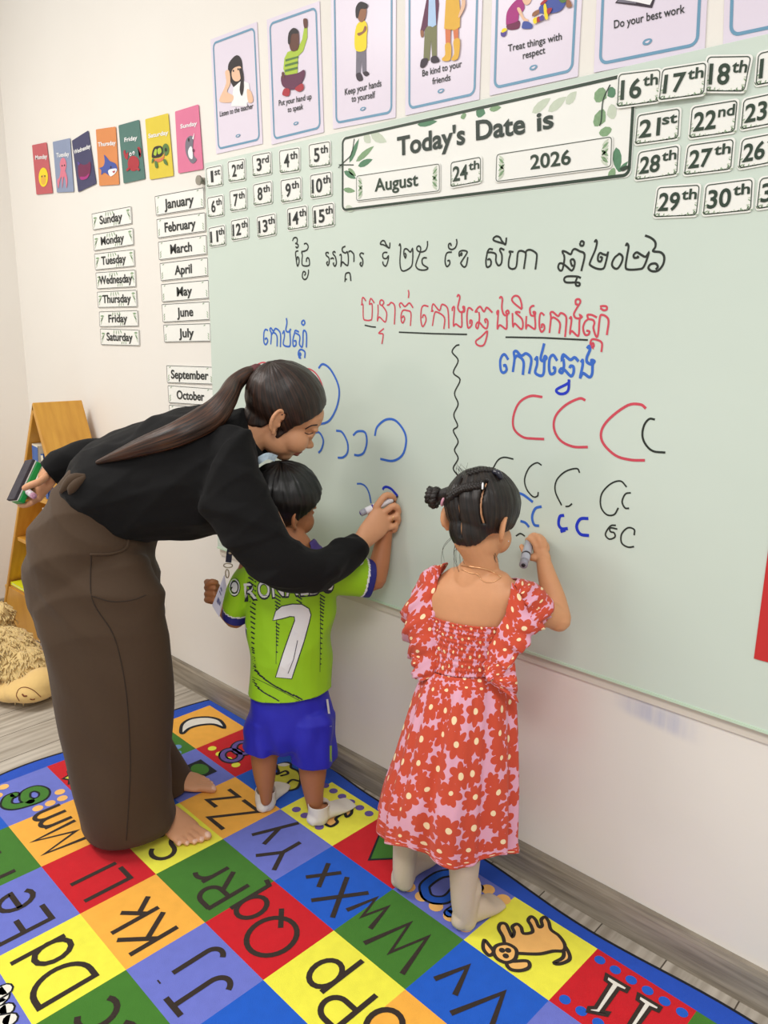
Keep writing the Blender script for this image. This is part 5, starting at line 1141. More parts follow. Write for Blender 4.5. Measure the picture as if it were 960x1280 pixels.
# ponytail lies down the back
q = MB(); path = [V3(TIE), PH(308, 467, 1.88), PH(293, 480, 1.86)]
for p, o in (((282, 500), .02), ((262, 522), .014), ((222, 543), .012), ((175, 559), .010), ((122, 578), .004)):
    h = hit(BVS, *p, o); path.append(h if h is not None else PH(*p, 1.80))
tube(q, path, [.012, .016, .021, .026, .034, .030, .021, .005], 26, 8)
A = np.array(q.v); strand_uv(q, 26)
k = len(A)//26
for i in range(k):
    c = A[i*26:(i+1)*26].mean(0)
    for j in range(26):
        d = A[i*26+j]-c; w_ = 1+.10*noise.noise(Vector((j*1.7, i*.03, 0)))+.06*math.sin(j*2.4)
        A[i*26+j] = c+d*w_
q.v = [tuple(v) for v in A]
q.build('ponytail', hair_mat('hair_brown_ends', (26, 17, 13), (96, 60, 40)), woman, True)
for name, pts, r in (('eyebrow', [(382, 536), (389, 532), (396, 531)], .0020), ('eyelashes', [(381, 541), (386, 543), (391, 541)], .0013)):
    on_surface(name, BVW, pts, r, BROW, woman, 0, 3, 6)
# ring on her finger
q = MB(); c = PH(491, 648, 1.902)
tube(q, [c+nrm(UP+RH*.2)*.0098*math.cos(a)+FH*.0098*math.sin(a) for a in np.linspace(0, 6.28, 14)], .0011, 6, 1); q.build('finger_ring', mat('gold', (205, 170, 110), .25, metal=1), woman, True)
# ================================================================ the boy
boy = empty('person', PF(360, 1015)*V3((1, 1, 0)), 'small boy in a lime green number 7 football shirt and blue shorts', 'person')
DB = 1.872
bh = Head(PH(356, 635, 1.884), RH*.66+FH*.75-UP*.16, UP*.97+RH*.16, .85, True)
q = MB(); bh.build(q)
tube(q, [bh.P(-.03, 0, -.05), PH(372, 682, 1.865), PH(366, 705, DB)], [.036, .036, .05], 18)
loft(q, [((325, 692), (408, 692), DB, DB, .045), ((314, 720), (414, 718), DB, DB, .062), ((316, 760), (411, 760), DB, DB, .068), ((318, 820), (409, 820), DB, DB, .068), ((320, 880), (404, 880), DB, DB, .062)])
LEGS = [((306, 345), 850, ((312, 350), 930), ((315, 344), 950), ((318, 343), 975), ((322, 340), 995)), ]
def leg(q, secs, g=0): return loft(q, [((a-g, y), (b+g, y), d, d, t+g*.002) for a, b, y, d, t in secs], 24)
LL_ = [(320, 360, 880, 1.866, .05), (314, 353, 920, 1.868, .045), (314, 347, 948, 1.868, .038), (318, 344, 972, 1.866, .031), (324, 341, 990, 1.866, .025), (326, 340, 1000, 1.868, .022)]
RL_ = [(364, 404, 880, 1.855, .05), (371, 410, 930, 1.85, .045), (374, 408, 965, 1.85, .038), (378, 405, 985, 1.848, .031), (383, 404, 1004, 1.847, .025), (386, 404, 1016, 1.849, .022)]
leg(q, LL_); leg(q, RL_)
BF1 = PF(356, 977)-PF(322, 1020); BF2 = PF(440, 1005)-PF(386, 1036)
bh1, bh2 = PF(327, 1019), PF(389, 1035)
foot(q, bh1+nrm(BF1)*.008, BF1, .128, .047, 1, False); foot(q, bh2+nrm(BF2)*.008, BF2, .132, .048, -1, False)
# right arm: out to the side, forearm up along the board
RA = [(402, 708, 1.855), (432, 722, 1.875), (458, 727, 1.892), (469, 722, 1.898)]
tube(q, m_(RA), [.040, .033, .029, .028], 18)
tube(q, m_([(469, 724, 1.898), (474, 705, 1.906), (479, 680, 1.916), (482, 662, 1.918)]), [.029, .027, .022, .019], 18)
ball(q, PH(484, 650, 1.920), [RH*.020, UP*.022, FH*.014], 14)
for a in ([(488, 655, 1.918), (494, 648, 1.922), (492, 640, 1.928)], [(485, 645, 1.918), (490, 636, 1.924), (493, 629, 1.928)], [(480, 655, 1.918), (483, 645, 1.926), (489, 632, 1.928)]): finger(q, m_(a), .0065)
# left arm: bent in front, fist by the badge
tube(q, m_([(318, 708, 1.875), (302, 742, 1.898), (294, 772, 1.918)]), [.038, .031, .027], 18)
tube(q, m_([(294, 773, 1.918), (285, 765, 1.945), (274, 749, 1.97), (267, 740, 1.978)]), [.027, .024, .020, .018], 18)
ball(q, PH(267, 738, 1.98), [RH*.021, UP*.027, FH*.022], 16)
for dy, dd in ((-10, 0), (-3, .004), (5, .006), (12, .006)):
    tube(q, m_([(268, 738+dy, 1.955), (259, 737+dy, 1.965+dd), (259, 739+dy, 1.985+dd), (265, 741+dy, 1.995)]), [.0075, .0078, .007, .006], 10, 3)
tube(q, m_([(270, 728, 1.955), (264, 727, 1.95), (259, 731, 1.955)]), [.008, .008, .007], 10, 3)
V, F = solid(q, .0027, 3)
BVB = bvh_of(V, F)
fc = np.array([V[list(f)].mean(0) for f in F]); L = bh.loc(fc); mi = np.zeros(len(F), int)
mi[(np.abs(L[:, 1]) < .019) & (L[:, 0] > .074) & (L[:, 2] < -.051) & (L[:, 2] > -.0745)] = 1
finish(V, F, 'body', [SKIN_B, LIPS], boy, mi)
def reg_b(p):
    f, l, u = p
    fl = np.interp(u, [-.09, -.05, -.03, 0, .02, .04, .07, .11], [-.045, -.03, -.010, .002, .018, .044, .076, .10])
    ul = np.interp(f, [-.12, -.06, -.04, -.02, .0, .03, .05], [-.078, -.072, -.052, -.030, -.030, -.036, .0])
    return min(fl-f, u-ul)
bh.hair('hair', HAIR_B, boy, reg_b, lambda p: .014+.010*smooth01(np.array(p[2]), -.02, .06), (-.35, 0, .94), .005, 22)
on_surface('eyelashes', BVB, [(394, 621), (396.5, 622), (399, 621)], .0012, BROW, boy, 0, 3, 6)

# jersey
LIME = mat('jersey_lime', (148, 198, 22), .6, .04, 40, .12, 900, sheen=.05); NAVY = mat('jersey_navy', (36, 38, 118), .6, .06); JW = mat('jersey_white', (226, 226, 228), .55, .03); INKJ = mat('jersey_black', (34, 36, 46), .55)
PURP = mat('jersey_purple', (70, 52, 120), .6)
q = MB()
loft(q, [((334, 686), (400, 682), 1.866, 1.866, .050), ((312, 702), (416, 695), 1.868, 1.864, .066), ((305, 728), (424, 724), DB, DB, .080), ((308, 765), (420, 762), DB, DB, .086), ((310, 800), (416, 800), DB, DB, .086), ((311, 840), (415, 840), DB, DB, .088), ((310, 872), (416.5, 868), DB, DB, .096), ((310, 890), (417, 885), DB, DB, .097)], 32)
loft(q, [((322, 692), (322, 740), 1.872, 1.872, .055), ((300, 706), (310, 762), 1.895, 1.88, .050), ((287, 738), (308, 776), 1.915, 1.895, .046), ((280, 757), (308, 786), 1.922, 1.902, .044), ((278.5, 762), (307, 790), 1.926, 1.905, .043)], 24)
loft(q, [((395, 688), (402, 745), 1.86, 1.86, .055), ((426, 694), (424, 744), 1.872, 1.872, .050), ((450, 697), (450, 746), 1.885, 1.885, .046), ((463, 699), (463, 746), 1.893, 1.893, .044), ((466.5, 700), (466.5, 745), 1.896, 1.896, .042)], 24)
V, F = solid(q, .0040, 4)
Nn = vnormals(V, F)
fold = waves(V, [(60, 40, 16), (-34, 60, 22), (26, 18, 44)], .003)+waves(V, [(30, 30, 40), (-26, 34, -36), (44, -30, 18)], .0045, True)
V = V+Nn*fold[:, None]
cL, nL = PH(294, 770, 1.911), PH(284, 790, 1.925)-PH(297, 755, 1.90); cR, nR = PH(463, 722, 1.893), PH(480, 725, 1.906)-PH(440, 720, 1.876)
cN, nN = PH(368, 690, 1.868), bh.P(-.03, 0, -.05)-PH(366, 712, DB)
cH = PH(363, 859, DB); 
V, F = cut(V, F, [(cL, nL, .055), (cR, nR, .055), (cN, nN, .06), (cH, -UP+RH*.10, .16)])
BVJ = bvh_of(V, F)
fc = np.array([V[list(f)].mean(0) for f in F]); mi = np.zeros(len(F), int)
dL = -(fc-cL)@nrm(nL); dR = -(fc-cR)@nrm(nR); dN = -(fc-cN)@nrm(nN)
nearL = np.linalg.norm(fc-cL, axis=1) < .085; nearR = np.linalg.norm(fc-cR, axis=1) < .085; nearN = np.linalg.norm(fc-cN, axis=1) < .075
for d, nr, a in ((dL, nearL, .024), (dR, nearR, .018)):
    mi[nr & (d < a)] = 1; mi[nr & (d >= a) & (d < a+.005)] = 2
mi[nearN & (dN < .012)] = 3; mi[nearN & (dN >= .012) & (dN < .02)] = 2
jersey = shell(finish(V, F, 'jersey', [LIME, NAVY, JW, PURP], boy, mi), .0022)
def on_jersey(name, items, mats, base=.0010, step=.0004, bv=None, parent=None):
    """items: (material index, pixel polygon faces) laid on the cloth"""
    q = MB(); bv = bv or BVJ
    for k, (mi_, vs, fs, lev) in enumerate(items):
        P = [hit(bv, *p, base+step*lev) for p in vs]; ok = [p is not None for p in P]
        g = [f for f in fs if all(ok[i] for i in f)]
        g = [f for f in g if max(np.linalg.norm(P[f[0]]-P[i]) for i in f) < .06]
        if g: q.add([p if p is not None else V3((0, 0, 0)) for p in P], g, mi_)
    used = sorted({i for f in q.f for i in f}); re = {o: n for n, o in enumerate(used)}
    if not used: return None
    q.v = [q.v[i] for i in used]; q.f = [tuple(re[i] for i in f) for f in q.f]
    return q.build(name, mats, parent or jersey)
def word_px(st, p0, p1, h, bold, shear=0, xs=None):
    v, f = text2d(st, bold, shear); W = v[:, 0].max(); p0 = V3(p0); p1 = V3(p1); up = V3((.10*h, -h))*1.0
    d = (p1-p0); n = V3((d[1], -d[0])); n = n/np.hypot(*n)*h
    return [tuple(p0+d*(x/W)+n*y) for x, y in v], f
# name on the back, letter by letter on a slight arc
items = []
XS = [(306.5, 321), (323.5, 338), (341, 355), (357.5, 373), (376, 386), (387.5, 401), (403, 417.5)]
YB_ = [749.5, 747.5, 746, 745, 744, 743, 740]
for ch, (a, b_), yb in zip('RONALDO', XS, YB_):
    sl = -1.6*(b_-a)/15
    for lev, g, bd in ((0, 1.3, .05), (1, 0, .012)):
        vs, fs = word_px(ch, (a-g, yb+g), (b_+g, yb+sl+g), 20+2*g, bd); items.append((1-lev, vs, fs, lev))
on_jersey('printed_name', items, [JW, INKJ])
s7 = Z(240, 560, 3.4286, [(348, 738), (360, 700), (385, 680), (430, 671), (470, 672), (500, 690), (508, 715), (500, 750), (478, 830), (448, 920), (426, 988), (360, 982), (392, 880), (420, 800), (442, 740), (440, 722), (420, 720), (385, 730)])
def poly_grid(pts, nsub=1): return pts, [tuple(range(len(pts)))]
def grow(pts, g):
    P = [V3(p) for p in pts]; n = len(P); out = []
    for i in range(n):
        a, b = P[i-1], P[(i+1) % n]; d = b-a; out.append(tuple(P[i]+g*V3((d[1], -d[0]))*-1/np.hypot(*d)))
    return out
def tri_fill(pts):
    bm = bmesh.new(); vs = [bm.verts.new((x, -y, 0)) for x, y in pts]; f = bm.faces.new(vs); bmesh.ops.triangulate(bm, faces=[f])
    for _ in range(2): bmesh.ops.subdivide_edges(bm, edges=[e for e in bm.edges if e.calc_length() > 7], cuts=1, use_grid_fill=False); bmesh.ops.triangulate(bm, faces=bm.faces)
    bm.verts.index_update(); r = [(v.co.x, -v.co.y) for v in bm.verts], [tuple(v.index for v in f.verts) for f in bm.faces]; bm.free(); return r
s7o = grow(s7, 1.3); 
area2 = lambda p: abs(sum(p[i-1][0]*p[i][1]-p[i][0]*p[i-1][1] for i in range(len(p))))
if area2(s7o) < area2(s7): s7o = grow(s7, -1.3)
i7 = [(1, *tri_fill(s7o), 0), (0, *tri_fill(s7), 1)]
v, f = ribbon([(372, 800.5), (367, 824), (360, 842)], .8, caps=False); i7.append((1, [tuple(x) for x in v], f, 2))
on_jersey('printed_number', i7, [JW, INKJ])
# hatch pattern: columns of short slanted bars, and the two side curves
items = []
def bars(path, n, lens, ang, w, t0=0, t1=1):
    P = spline([V3(p) for p in path], 8)
    for k in range(n):
        t = t0+(t1-t0)*k/max(1, n-1); c = P[min(len(P)-1, int(t*(len(P)-1)))]; Lk = np.interp(t, [0, 1], lens); a = math.radians(ang)
        d = V3((math.cos(a), math.sin(a)))*Lk/2; v, f = ribbon([c-d, c, c+d], w, caps=False); items.append((0, [tuple(x) for x in v], f, 0))
bars([(315, 713), (316, 760), (316, 810)], 24, (13, 4), 32, 1.7)
bars([(347, 745), (347, 780), (346, 815)], 15, (9, 2.5), 32, 1.5)
bars([(374, 742), (374, 762)], 5, (9, 7), 32, 1.6)
bars([(403, 745), (402, 780), (401, 830)], 22, (8, 1.5), 32, 1.5)
bars([(315, 812), (318, 835), (335, 852), (360, 866), (388, 878)], 22, (7, 10), 32, 1.6)
bars([(313, 845), (325, 862), (345, 874)], 9, (6, 9), 32, 1.5)
for path in ([(309, 700), (311, 713)], [(346, 752), (345, 830)], [(401, 745), (400, 840)], [(313, 845), (340, 858), (375, 876)]):
    v, f = ribbon(spline([V3(p) for p in path], 8), .6, caps=False); items.append((0, [tuple(x) for x in v], f, 0))
on_jersey('printed_hatching', items, [INKJ], .0008)
# club crest on the left sleeve
items = []
for r0, mi_, lev in ((12, 1, 0), (10.5, 0, 1), (8.5, 1, 2), (6.5, 0, 3)):
    c = (293, 734); e = [(c[0]+.62*r0*math.cos(a), c[1]+r0*math.sin(a)) for a in np.linspace(0, 6.283, 22, endpoint=False)]; items.append((mi_, e, [tuple(range(22))], lev))
v, f = ribbon([(287, 728), (290, 734), (288, 738)], 1.5, caps=False); items.append((1, [tuple(x) for x in v], f, 4))
on_jersey('crest', items, [JW, INKJ], .001, .0003)
items = []
v, f = ribbon([(300, 703), (307, 699), (312, 697)], 3.5, caps=False); items.append((0, [tuple(x) for x in v], f, 0)); on_jersey('shoulder_stripe', items, [NAVY])
items = []
for r0, mi_, lev in ((6, 1, 0), (4.6, 0, 1), (3, 1, 2)):
    c = (450, 702); e = [(c[0]+r0*math.cos(a), c[1]+r0*math.sin(a)) for a in np.linspace(0, 6.283, 16, endpoint=False)]; items.append((mi_, e, [tuple(range(16))], lev))
on_jersey('sleeve_patch', items, [JW, INKJ], .001, .0003)
# shorts
BLUE = mat('shorts_blue', (36, 36, 178), .6, .05, 60, .12, 900, sheen=.05)
q = MB()
loft(q, [((316, 855), (410, 855), DB, DB, .072), ((312, 880), (413, 878), DB, DB, .080), ((307, 905), (418, 905), DB, DB, .083), ((308, 922), (417, 922), DB, DB, .078)], 32)
loft(q, [((309, 895), (361, 895), 1.868, 1.868, .065), ((304, 925), (358, 925), 1.868, 1.868, .066), ((300, 950), (354, 953), 1.868, 1.868, .068), ((299, 965), (353, 968), 1.868, 1.868, .066)], 26)
loft(q, [((358, 895), (418, 895), 1.852, 1.852, .068), ((361, 930), (419, 930), 1.85, 1.85, .068), ((362, 963), (419, 960), 1.848, 1.848, .068), ((362, 980), (419, 977), 1.847, 1.847, .068)], 26)
V, F = solid(q, .0040, 3); Nn = vnormals(V, F)
low = smooth01(-V[:, 2], -.42, -.2)
V = V+Nn*((waves(V, [(90, 60, 6), (-60, 95, 8), (40, 120, 4)], .0045)*(.3+low))+waves(V, [(40, 30, 50)], .002))[:, None]
V, F = cut(V, F, [(PH(328, 930, 1.868), -UP, .10), (PH(391, 947, 1.848), -UP, .10)])
BVSH = bvh_of(V, F)
shorts = shell(finish(V, F, 'shorts', BLUE, boy), .0022)
items = []
for a, b_, m in (((409, 874), (413.5, 908), 0), ((413.5, 912), (413.5, 952), 1)):
    v, f = ribbon([a, ((a[0]+b_[0])/2, (a[1]+b_[1])/2), b_], 2.6, caps=False); items.append((m, [tuple(x) for x in v], f, 0))
on_jersey('side_stripe', items, [JW, LIME], .001, .0003, BVSH, shorts)
# socks
SOCK = mat('sock_white', (226, 220, 210), .9, .05, 200, .4, 1200)
for secs, hp, ff, sd, L_ in ((LL_, bh1, BF1, 1, .140), (RL_, bh2, BF2, -1, .145)):
    q = MB(); f0 = nrm(ff)
    foot(q, hp-f0*.004, ff, L_+.012, .064, sd, False, z0=.0065, ankle=hp+f0*.030+UP*.075, ra=.0285)
    V, F = solid(q, .003, 3); Nn = vnormals(V, F); V = V+Nn*waves(V, [(60, 30, 160), (-40, 50, 140)], .0008)[:, None]
    V, F = cut(V, F, [(hp+f0*.028+UP*.062, UP, .055)])
    V[:, 2] = np.maximum(V[:, 2], .0088)
    shell(finish(V, F, 'sock', SOCK, boy), .002)
# ================================================================ the girl
girl = empty('person', PF(545, 1140)*V3((1, 1, 0)), 'little girl in an orange-red flowered dress and pale tights, writing with a marker', 'person')
DG = 1.525
XA = V3((1, 0, 0)); YA = V3((0, 1, 0))
gh = Head(PH(601, 650, 1.512), YA*.93-XA*.08-UP*.34, UP*.94+YA*.34, .82, True)
q = MB(); gh.build(q)
tube(q, [gh.P(-.03, 0, -.05), PH(601, 700, 1.50), PH(597, 722, 1.515)], [.034, .034, .050], 18)
GB = [((555, 716), (640, 728), 1.57, 1.46, .042), ((536, 735), (652, 752), 1.585, 1.45, .056), ((540, 765), (643, 785), 1.58, 1.46, .062), ((550, 800), (630, 812), 1.57, 1.472, .054), ((550, 840), (628, 850), 1.568, 1.475, .054), ((548, 880), (628, 890), 1.57, 1.475, .060)]
loft(q, GB, 28)
GL = [(524, 562, 900, 1.56, .045), (504, 543, 970, 1.565, .042), (493, 527, 1030, 1.572, .038), (491, 521, 1065, 1.57, .032), (491, 518, 1092, 1.567, .028), (494, 517, 1104, 1.566, .025)]
GR = [(572, 618, 910, 1.495, .045), (564, 610, 990, 1.478, .042), (560, 602, 1060, 1.466, .040), (562, 597, 1100, 1.463, .034), (564, 594, 1130, 1.460, .029), (567, 593, 1144, 1.460, .026)]
leg(q, GL, -1.5); leg(q, GR, -1.5)
gf1 = PF(541, 1073)-PF(496, 1117); gf2 = PF(621, 1131)-PF(571, 1167)
gh1, gh2 = PF(496, 1117), PF(571, 1167)
LG1, LG2 = float(np.linalg.norm(PF(541, 1073)-gh1)), float(np.linalg.norm(PF(621, 1131)-gh2))
foot(q, gh1+nrm(gf1)*.006, gf1, LG1*.88, .044, 1, False, hs=1.2); foot(q, gh2+nrm(gf2)*.006, gf2, LG2*.88, .045, -1, False, hs=1.2)
w_ = lambda pts: [PW(x, y, d) for x, y, d in pts]
tube(q, [PH(640, 745, 1.47)]+w_([(672, 762, -.155), (697, 772, -.115)]), [.034, .030, .026], 18)
tube(q, w_([(698, 774, -.115), (692, 748, -.095), (684, 720, -.075), (680, 704, -.064)]), [.0265, .025, .020, .0165], 18)
loft3(q, w_([(680, 706, -.064), (678, 695, -.056), (674, 683, -.048)]), [XA*.015+UP*.004, XA*.019+UP*.004, XA*.018], [np.array([.012]), np.array([.012]), np.array([.010])], 18)
for a, r in (([(671, 689, -.058), (669, 680, -.058), (663, 674, -.045), (659, 675, -.030)], .0074), ([(676, 683, -.055), (674, 674, -.052), (668, 669, -.036), (663, 671, -.022)], .0074), ([(681, 682, -.048), (679, 675, -.042), (673, 670, -.026), (668, 672, -.020)], .0070), ([(684, 687, -.042), (683, 681, -.034), (678, 677, -.024), (672, 679, -.020)], .0062), ([(669, 698, -.066), (662, 696, -.066), (656, 690, -.052), (652, 683, -.040)], .0076)): finger(q, w_(a), r)
# left arm hangs in front of her
tube(q, [PH(550, 738, 1.585), PH(548, 775, 1.635), PH(570, 800, 1.655), PH(592, 790, 1.63)], [.033, .028, .023, .016], 16)
ball(q, PH(598, 786, 1.625), [XA*.022, UP*.018, YA*.014], 12)
for k in range(4): finger(q, [PH(600, 778+4*k, 1.63), PH(609, 777+4*k, 1.625), PH(614, 779+4*k, 1.635)], .006)
V, F = solid(q, .0027, 3); BVG = bvh_of(V, F)
fc = np.array([V[list(f)].mean(0) for f in F]); L = gh.loc(fc); mi = np.zeros(len(F), int)
mi[(np.abs(L[:, 1]) < .019) & (L[:, 0] > .074) & (L[:, 2] < -.051) & (L[:, 2] > -.0745)] = 1
finish(V, F, 'body', [SKIN_G, LIPS], girl, mi)
def reg_g(p):
    f, l, u = p
    fl = np.interp(u, [-.09, -.05, -.03, 0, .02, .04, .07, .11], [-.05, -.035, -.02, .030, .052, .076, .09, .10])
    ul = np.interp(f, [-.12, -.07, -.05, -.03, .0, .03, .05], [-.088, -.080, -.062, -.026, -.02, -.03, .0])
    h = min(fl-f, u-ul)
    if f < .03:                               # partings show the scalp
        for a, b_, s0, s1 in PARTS:
            x = l-(a+(b_-a)*(u+.04)/.12)
            if s0 < u < s1: h = min(h, abs(x)-.0004)
    return h
PARTS = [(-.004, .020, -.05, .082), (-.052, -.035, -.01, .085)]
gh.hair('hair', HAIR_G, girl, reg_g, lambda p: .009+.003*smooth01(np.array(p[2]), .0, .08), (-.25, .25, .93), .0022, 26, nlat=120, nlon=180, edge=(-.001, .004))
q = MB(); gh.skull(q); V, F = solid(q, .0035, 3); V = gh.C+(V-gh.C)*1.085; BVGH = bvh_of(V, F)
def braid(name, pts, r, n, mats=HAIR_G, off=.002):
    P = [hit(BVGH, *p, off) for p in spline([V3(p) for p in pts], 6)]; P = [p for p in P if p is not None]; q = MB()
    for s in (0, 1, 2):
        W_ = []
        for k in range(n*6+1):
            t = k/(n*6); x = t*(len(P)-1); i = min(int(x), len(P)-2); c = P[i]+(P[i+1]-P[i])*(x-i); d = nrm(P[i+1]-P[i]); o = nrm(c-gh.C); sd = np.cross(d, o)
            ph = 2*math.pi*(t*n/1.0)+s*2.094; W_.append(c+sd*math.sin(ph)*r*.75+o*math.sin(2*ph)*r*.4)
        tube(q, W_, r*.55, 8, 1)
    strand_uv(q, 8); return q.build(name, mats, girl, True)
braid('braid', [(561, 622), (572, 614), (585, 609), (603, 606)], .0085, 5)
braid('braid', [(585, 592), (600, 588), (615, 589), (624, 593)], .0075, 4)
# braided bun on the left with a pink band
q = MB(); bc = PH(545, 622, 1.55); W_ = []
bd = nrm(bc-gh.C)
b1 = nrm(np.cross(bd, UP)); b2 = np.cross(bd, b1)
for s in (0, 1, 2):
    W_ = []
    for k in range(61):
        t = k/60; a = t*4*math.pi; R_ = .0155*(1-.5*t); ph = t*2*math.pi*7+s*2.094
        c = bc+bd*(-.004+.02*t)+(b1*math.cos(a)+b2*math.sin(a))*R_; W_.append(c+nrm(c-bc)*math.sin(ph)*.0045+bd*math.sin(2*ph)*.003)
    tube(q, W_, .0066, 8, 1)
tube(q, [gh.P(-.045, .055, .06), bc+bd*.002], [.013, .012], 8, 4)
strand_uv(q, 8); q.build('hair_bun', HAIR_G, girl, True)
q = MB(); pc = PH(556, 624, 1.545); tube(q, [pc+(b1*math.cos(a)+b2*math.sin(a))*.0135 for a in np.linspace(0, 6.283, 20)], .003, 8, 1); q.build('hair_band', mat('band_pink', (232, 170, 190), .6), girl, True)
CLIP = mat('clip_dark', (36, 36, 48), .25, coat=.3)
def clip(p0, p1, w, m):
    a, b_ = hit(BVGH, *p0, .012), hit(BVGH, *p1, .012); q = MB(); tube(q, [a, (a+b_)/2+nrm((a+b_)/2-gh.C)*.003, b_], [w, w*1.2, w], 10, 3); q.build('hair_clip', m, girl, True)
clip((618, 590), (626, 596), .0055, CLIP); clip((603.5, 604), (603, 611), .0016, mat('clip_white', (236, 236, 240), .3))
def wisps(H, parent, m, starts, n=1):
    q = MB()
    for p0, p1, p2, dh in starts: tube(q, [PH(*p0, dh), PH(*p1, dh), PH(*p2, dh)], [.00045, .0004, .0002], 5, 5)
    q.build('loose_strands', m, parent, True).__setitem__('kind', 'stuff')
R_ = random.Random(5); ws_ = []
for k in range(10):
    x = 556+R_.random()*26; y = 676+R_.random()*12; ws_.append(((x+8, y-8), (x-2-R_.random()*4, y+8), (x-6+R_.random()*10, y+22+R_.random()*18), 1.50))
for k in range(12):
    x = 570+R_.random()*16; ws_.append(((x+6, 598), (x, 590), (x-10+R_.random()*14, 578+R_.random()*8), 1.525))
for k in range(10):
    x = 610+R_.random()*14; y = 682; ws_.append(((x, y), (x+2-R_.random()*4, y+8), (x+R_.random()*6, y+14+R_.random()*8), 1.478))
wisps(gh, girl, HAIR_G, ws_)
# ------------------------------------------------ flowered dress
md, nt, b, tc = node_mat('flowered_cotton')
uvv = N(nt, 'ShaderNodeVectorMath', operation='SCALE'); uvv.inputs['Scale'].default_value = 1
nt.links.new(tc.outputs['UV'], uvv.inputs[0])
nz = N(nt, 'ShaderNodeTexNoise'); nz.inputs['Scale'].default_value = 30; nt.links.new(uvv.outputs[0], nz.inputs['Vector'])
sh = N(nt, 'ShaderNodeVectorMath', operation='MULTIPLY_ADD'); nt.links.new(nz.outputs['Color'], sh.inputs[0]); sh.inputs[1].default_value = (.008, .008, 0); nt.links.new(uvv.outputs[0], sh.inputs[2])
def flowers(scale, R0, seedoff, pet):
    mp = mapping(nt, sh.outputs[0], (1, 1, 1), (0, 0, seedoff), (seedoff, seedoff*.7, 0))
    vo = N(nt, 'ShaderNodeTexVoronoi', voronoi_dimensions='2D', feature='F1'); vo.inputs['Scale'].default_value = scale; vo.inputs['Randomness'].default_value = .58
    nt.links.new(mp, vo.inputs['Vector'])
    df = N(nt, 'ShaderNodeVectorMath', operation='SUBTRACT'); sc_ = N(nt, 'ShaderNodeVectorMath', operation='SCALE'); sc_.inputs['Scale'].default_value = scale
    nt.links.new(mp, sc_.inputs[0]); sp_ = N(nt, 'ShaderNodeVectorMath', operation='SCALE'); sp_.inputs['Scale'].default_value = scale; nt.links.new(vo.outputs['Position'], sp_.inputs[0])
    nt.links.new(sc_.outputs[0], df.inputs[0]); nt.links.new(sp_.outputs[0], df.inputs[1])
    s3 = N(nt, 'ShaderNodeSeparateXYZ'); nt.links.new(df.outputs[0], s3.inputs[0])
    an = math_n(nt, 'ARCTAN2', s3.outputs[1], s3.outputs[0]); cs = N(nt, 'ShaderNodeSeparateColor'); nt.links.new(vo.outputs['Color'], cs.inputs[0])
    rad = math_n(nt, 'ADD', math_n(nt, 'MULTIPLY', math_n(nt, 'ABSOLUTE', math_n(nt, 'COSINE', math_n(nt, 'ADD', math_n(nt, 'MULTIPLY', an, pet/2), math_n(nt, 'MULTIPLY', cs.outputs[0], 6.28)))), R0*.42), R0*.66)
    d = vo.outputs['Distance']
    petal = math_n(nt, 'LESS_THAN', d, rad)
    cen = math_n(nt, 'LESS_THAN', d, math_n(nt, 'ADD', math_n(nt, 'MULTIPLY', cs.outputs[1], .05), .085)); return petal, cen
p1_, c1_ = flowers(24, .495, .0, 7); p2_, c2_ = flowers(28, .35, 1.3, 6)
PINK = lin((226, 168, 190)); ORG = lin((202, 78, 54)); YC = lin((246, 222, 178))
colr = mixc(nt, p2_, PINK, ORG); colr = mixc(nt, p1_, colr, ORG); colr = mixc(nt, c1_, colr, YC)
nt.links.new(colr, b.inputs['Base Color']); b.inputs['Roughness'].default_value = .8; b.inputs['Specular IOR Level'].default_value = .25; b.inputs['Sheen Weight'].default_value = .1
bump_n(nt, noise_n(nt, tc.outputs['Object'], 600, 3), .2, .001, b)
def surf(R, U, Vv, closed):
    """grid surface with texture coordinates in metres"""
    q = MB(); n = len(R[0]); k = len(R); q.uv = []
    if closed: R = [r+[r[0]] for r in R]; n += 1
    for i in range(k):
        for j in range(n): q.uv.append((U(i, j), Vv(i, j)))
    q.add([p for r in R for p in r], [(i*n+j, i*n+j+1, (i+1)*n+j+1, (i+1)*n+j) for i in range(k-1) for j in range(n-1)]); return q
dress = empty('dress', PH(575, 1060, DG)); dress.parent = girl; dress.location = V3(dress.location)-V3(girl.location)
def ringsec(secs, nn, sub):
    C = []; A = []; T = []
    for s in secs:
        a, b_ = PH(*s[0], s[2]), PH(*s[1], s[3]); C.append((a+b_)/2); A.append((b_-a)/2); T.append(np.array([s[4]]))
    C = spline(C, sub); A = spline(A, sub); T = [float(x[0]) for x in spline(T, sub)]
    out = []
    for c, a, t in zip(C, A, T):
        b_ = nrm(np.cross(UP, a))*t; out.append((c, a, b_))
    return out
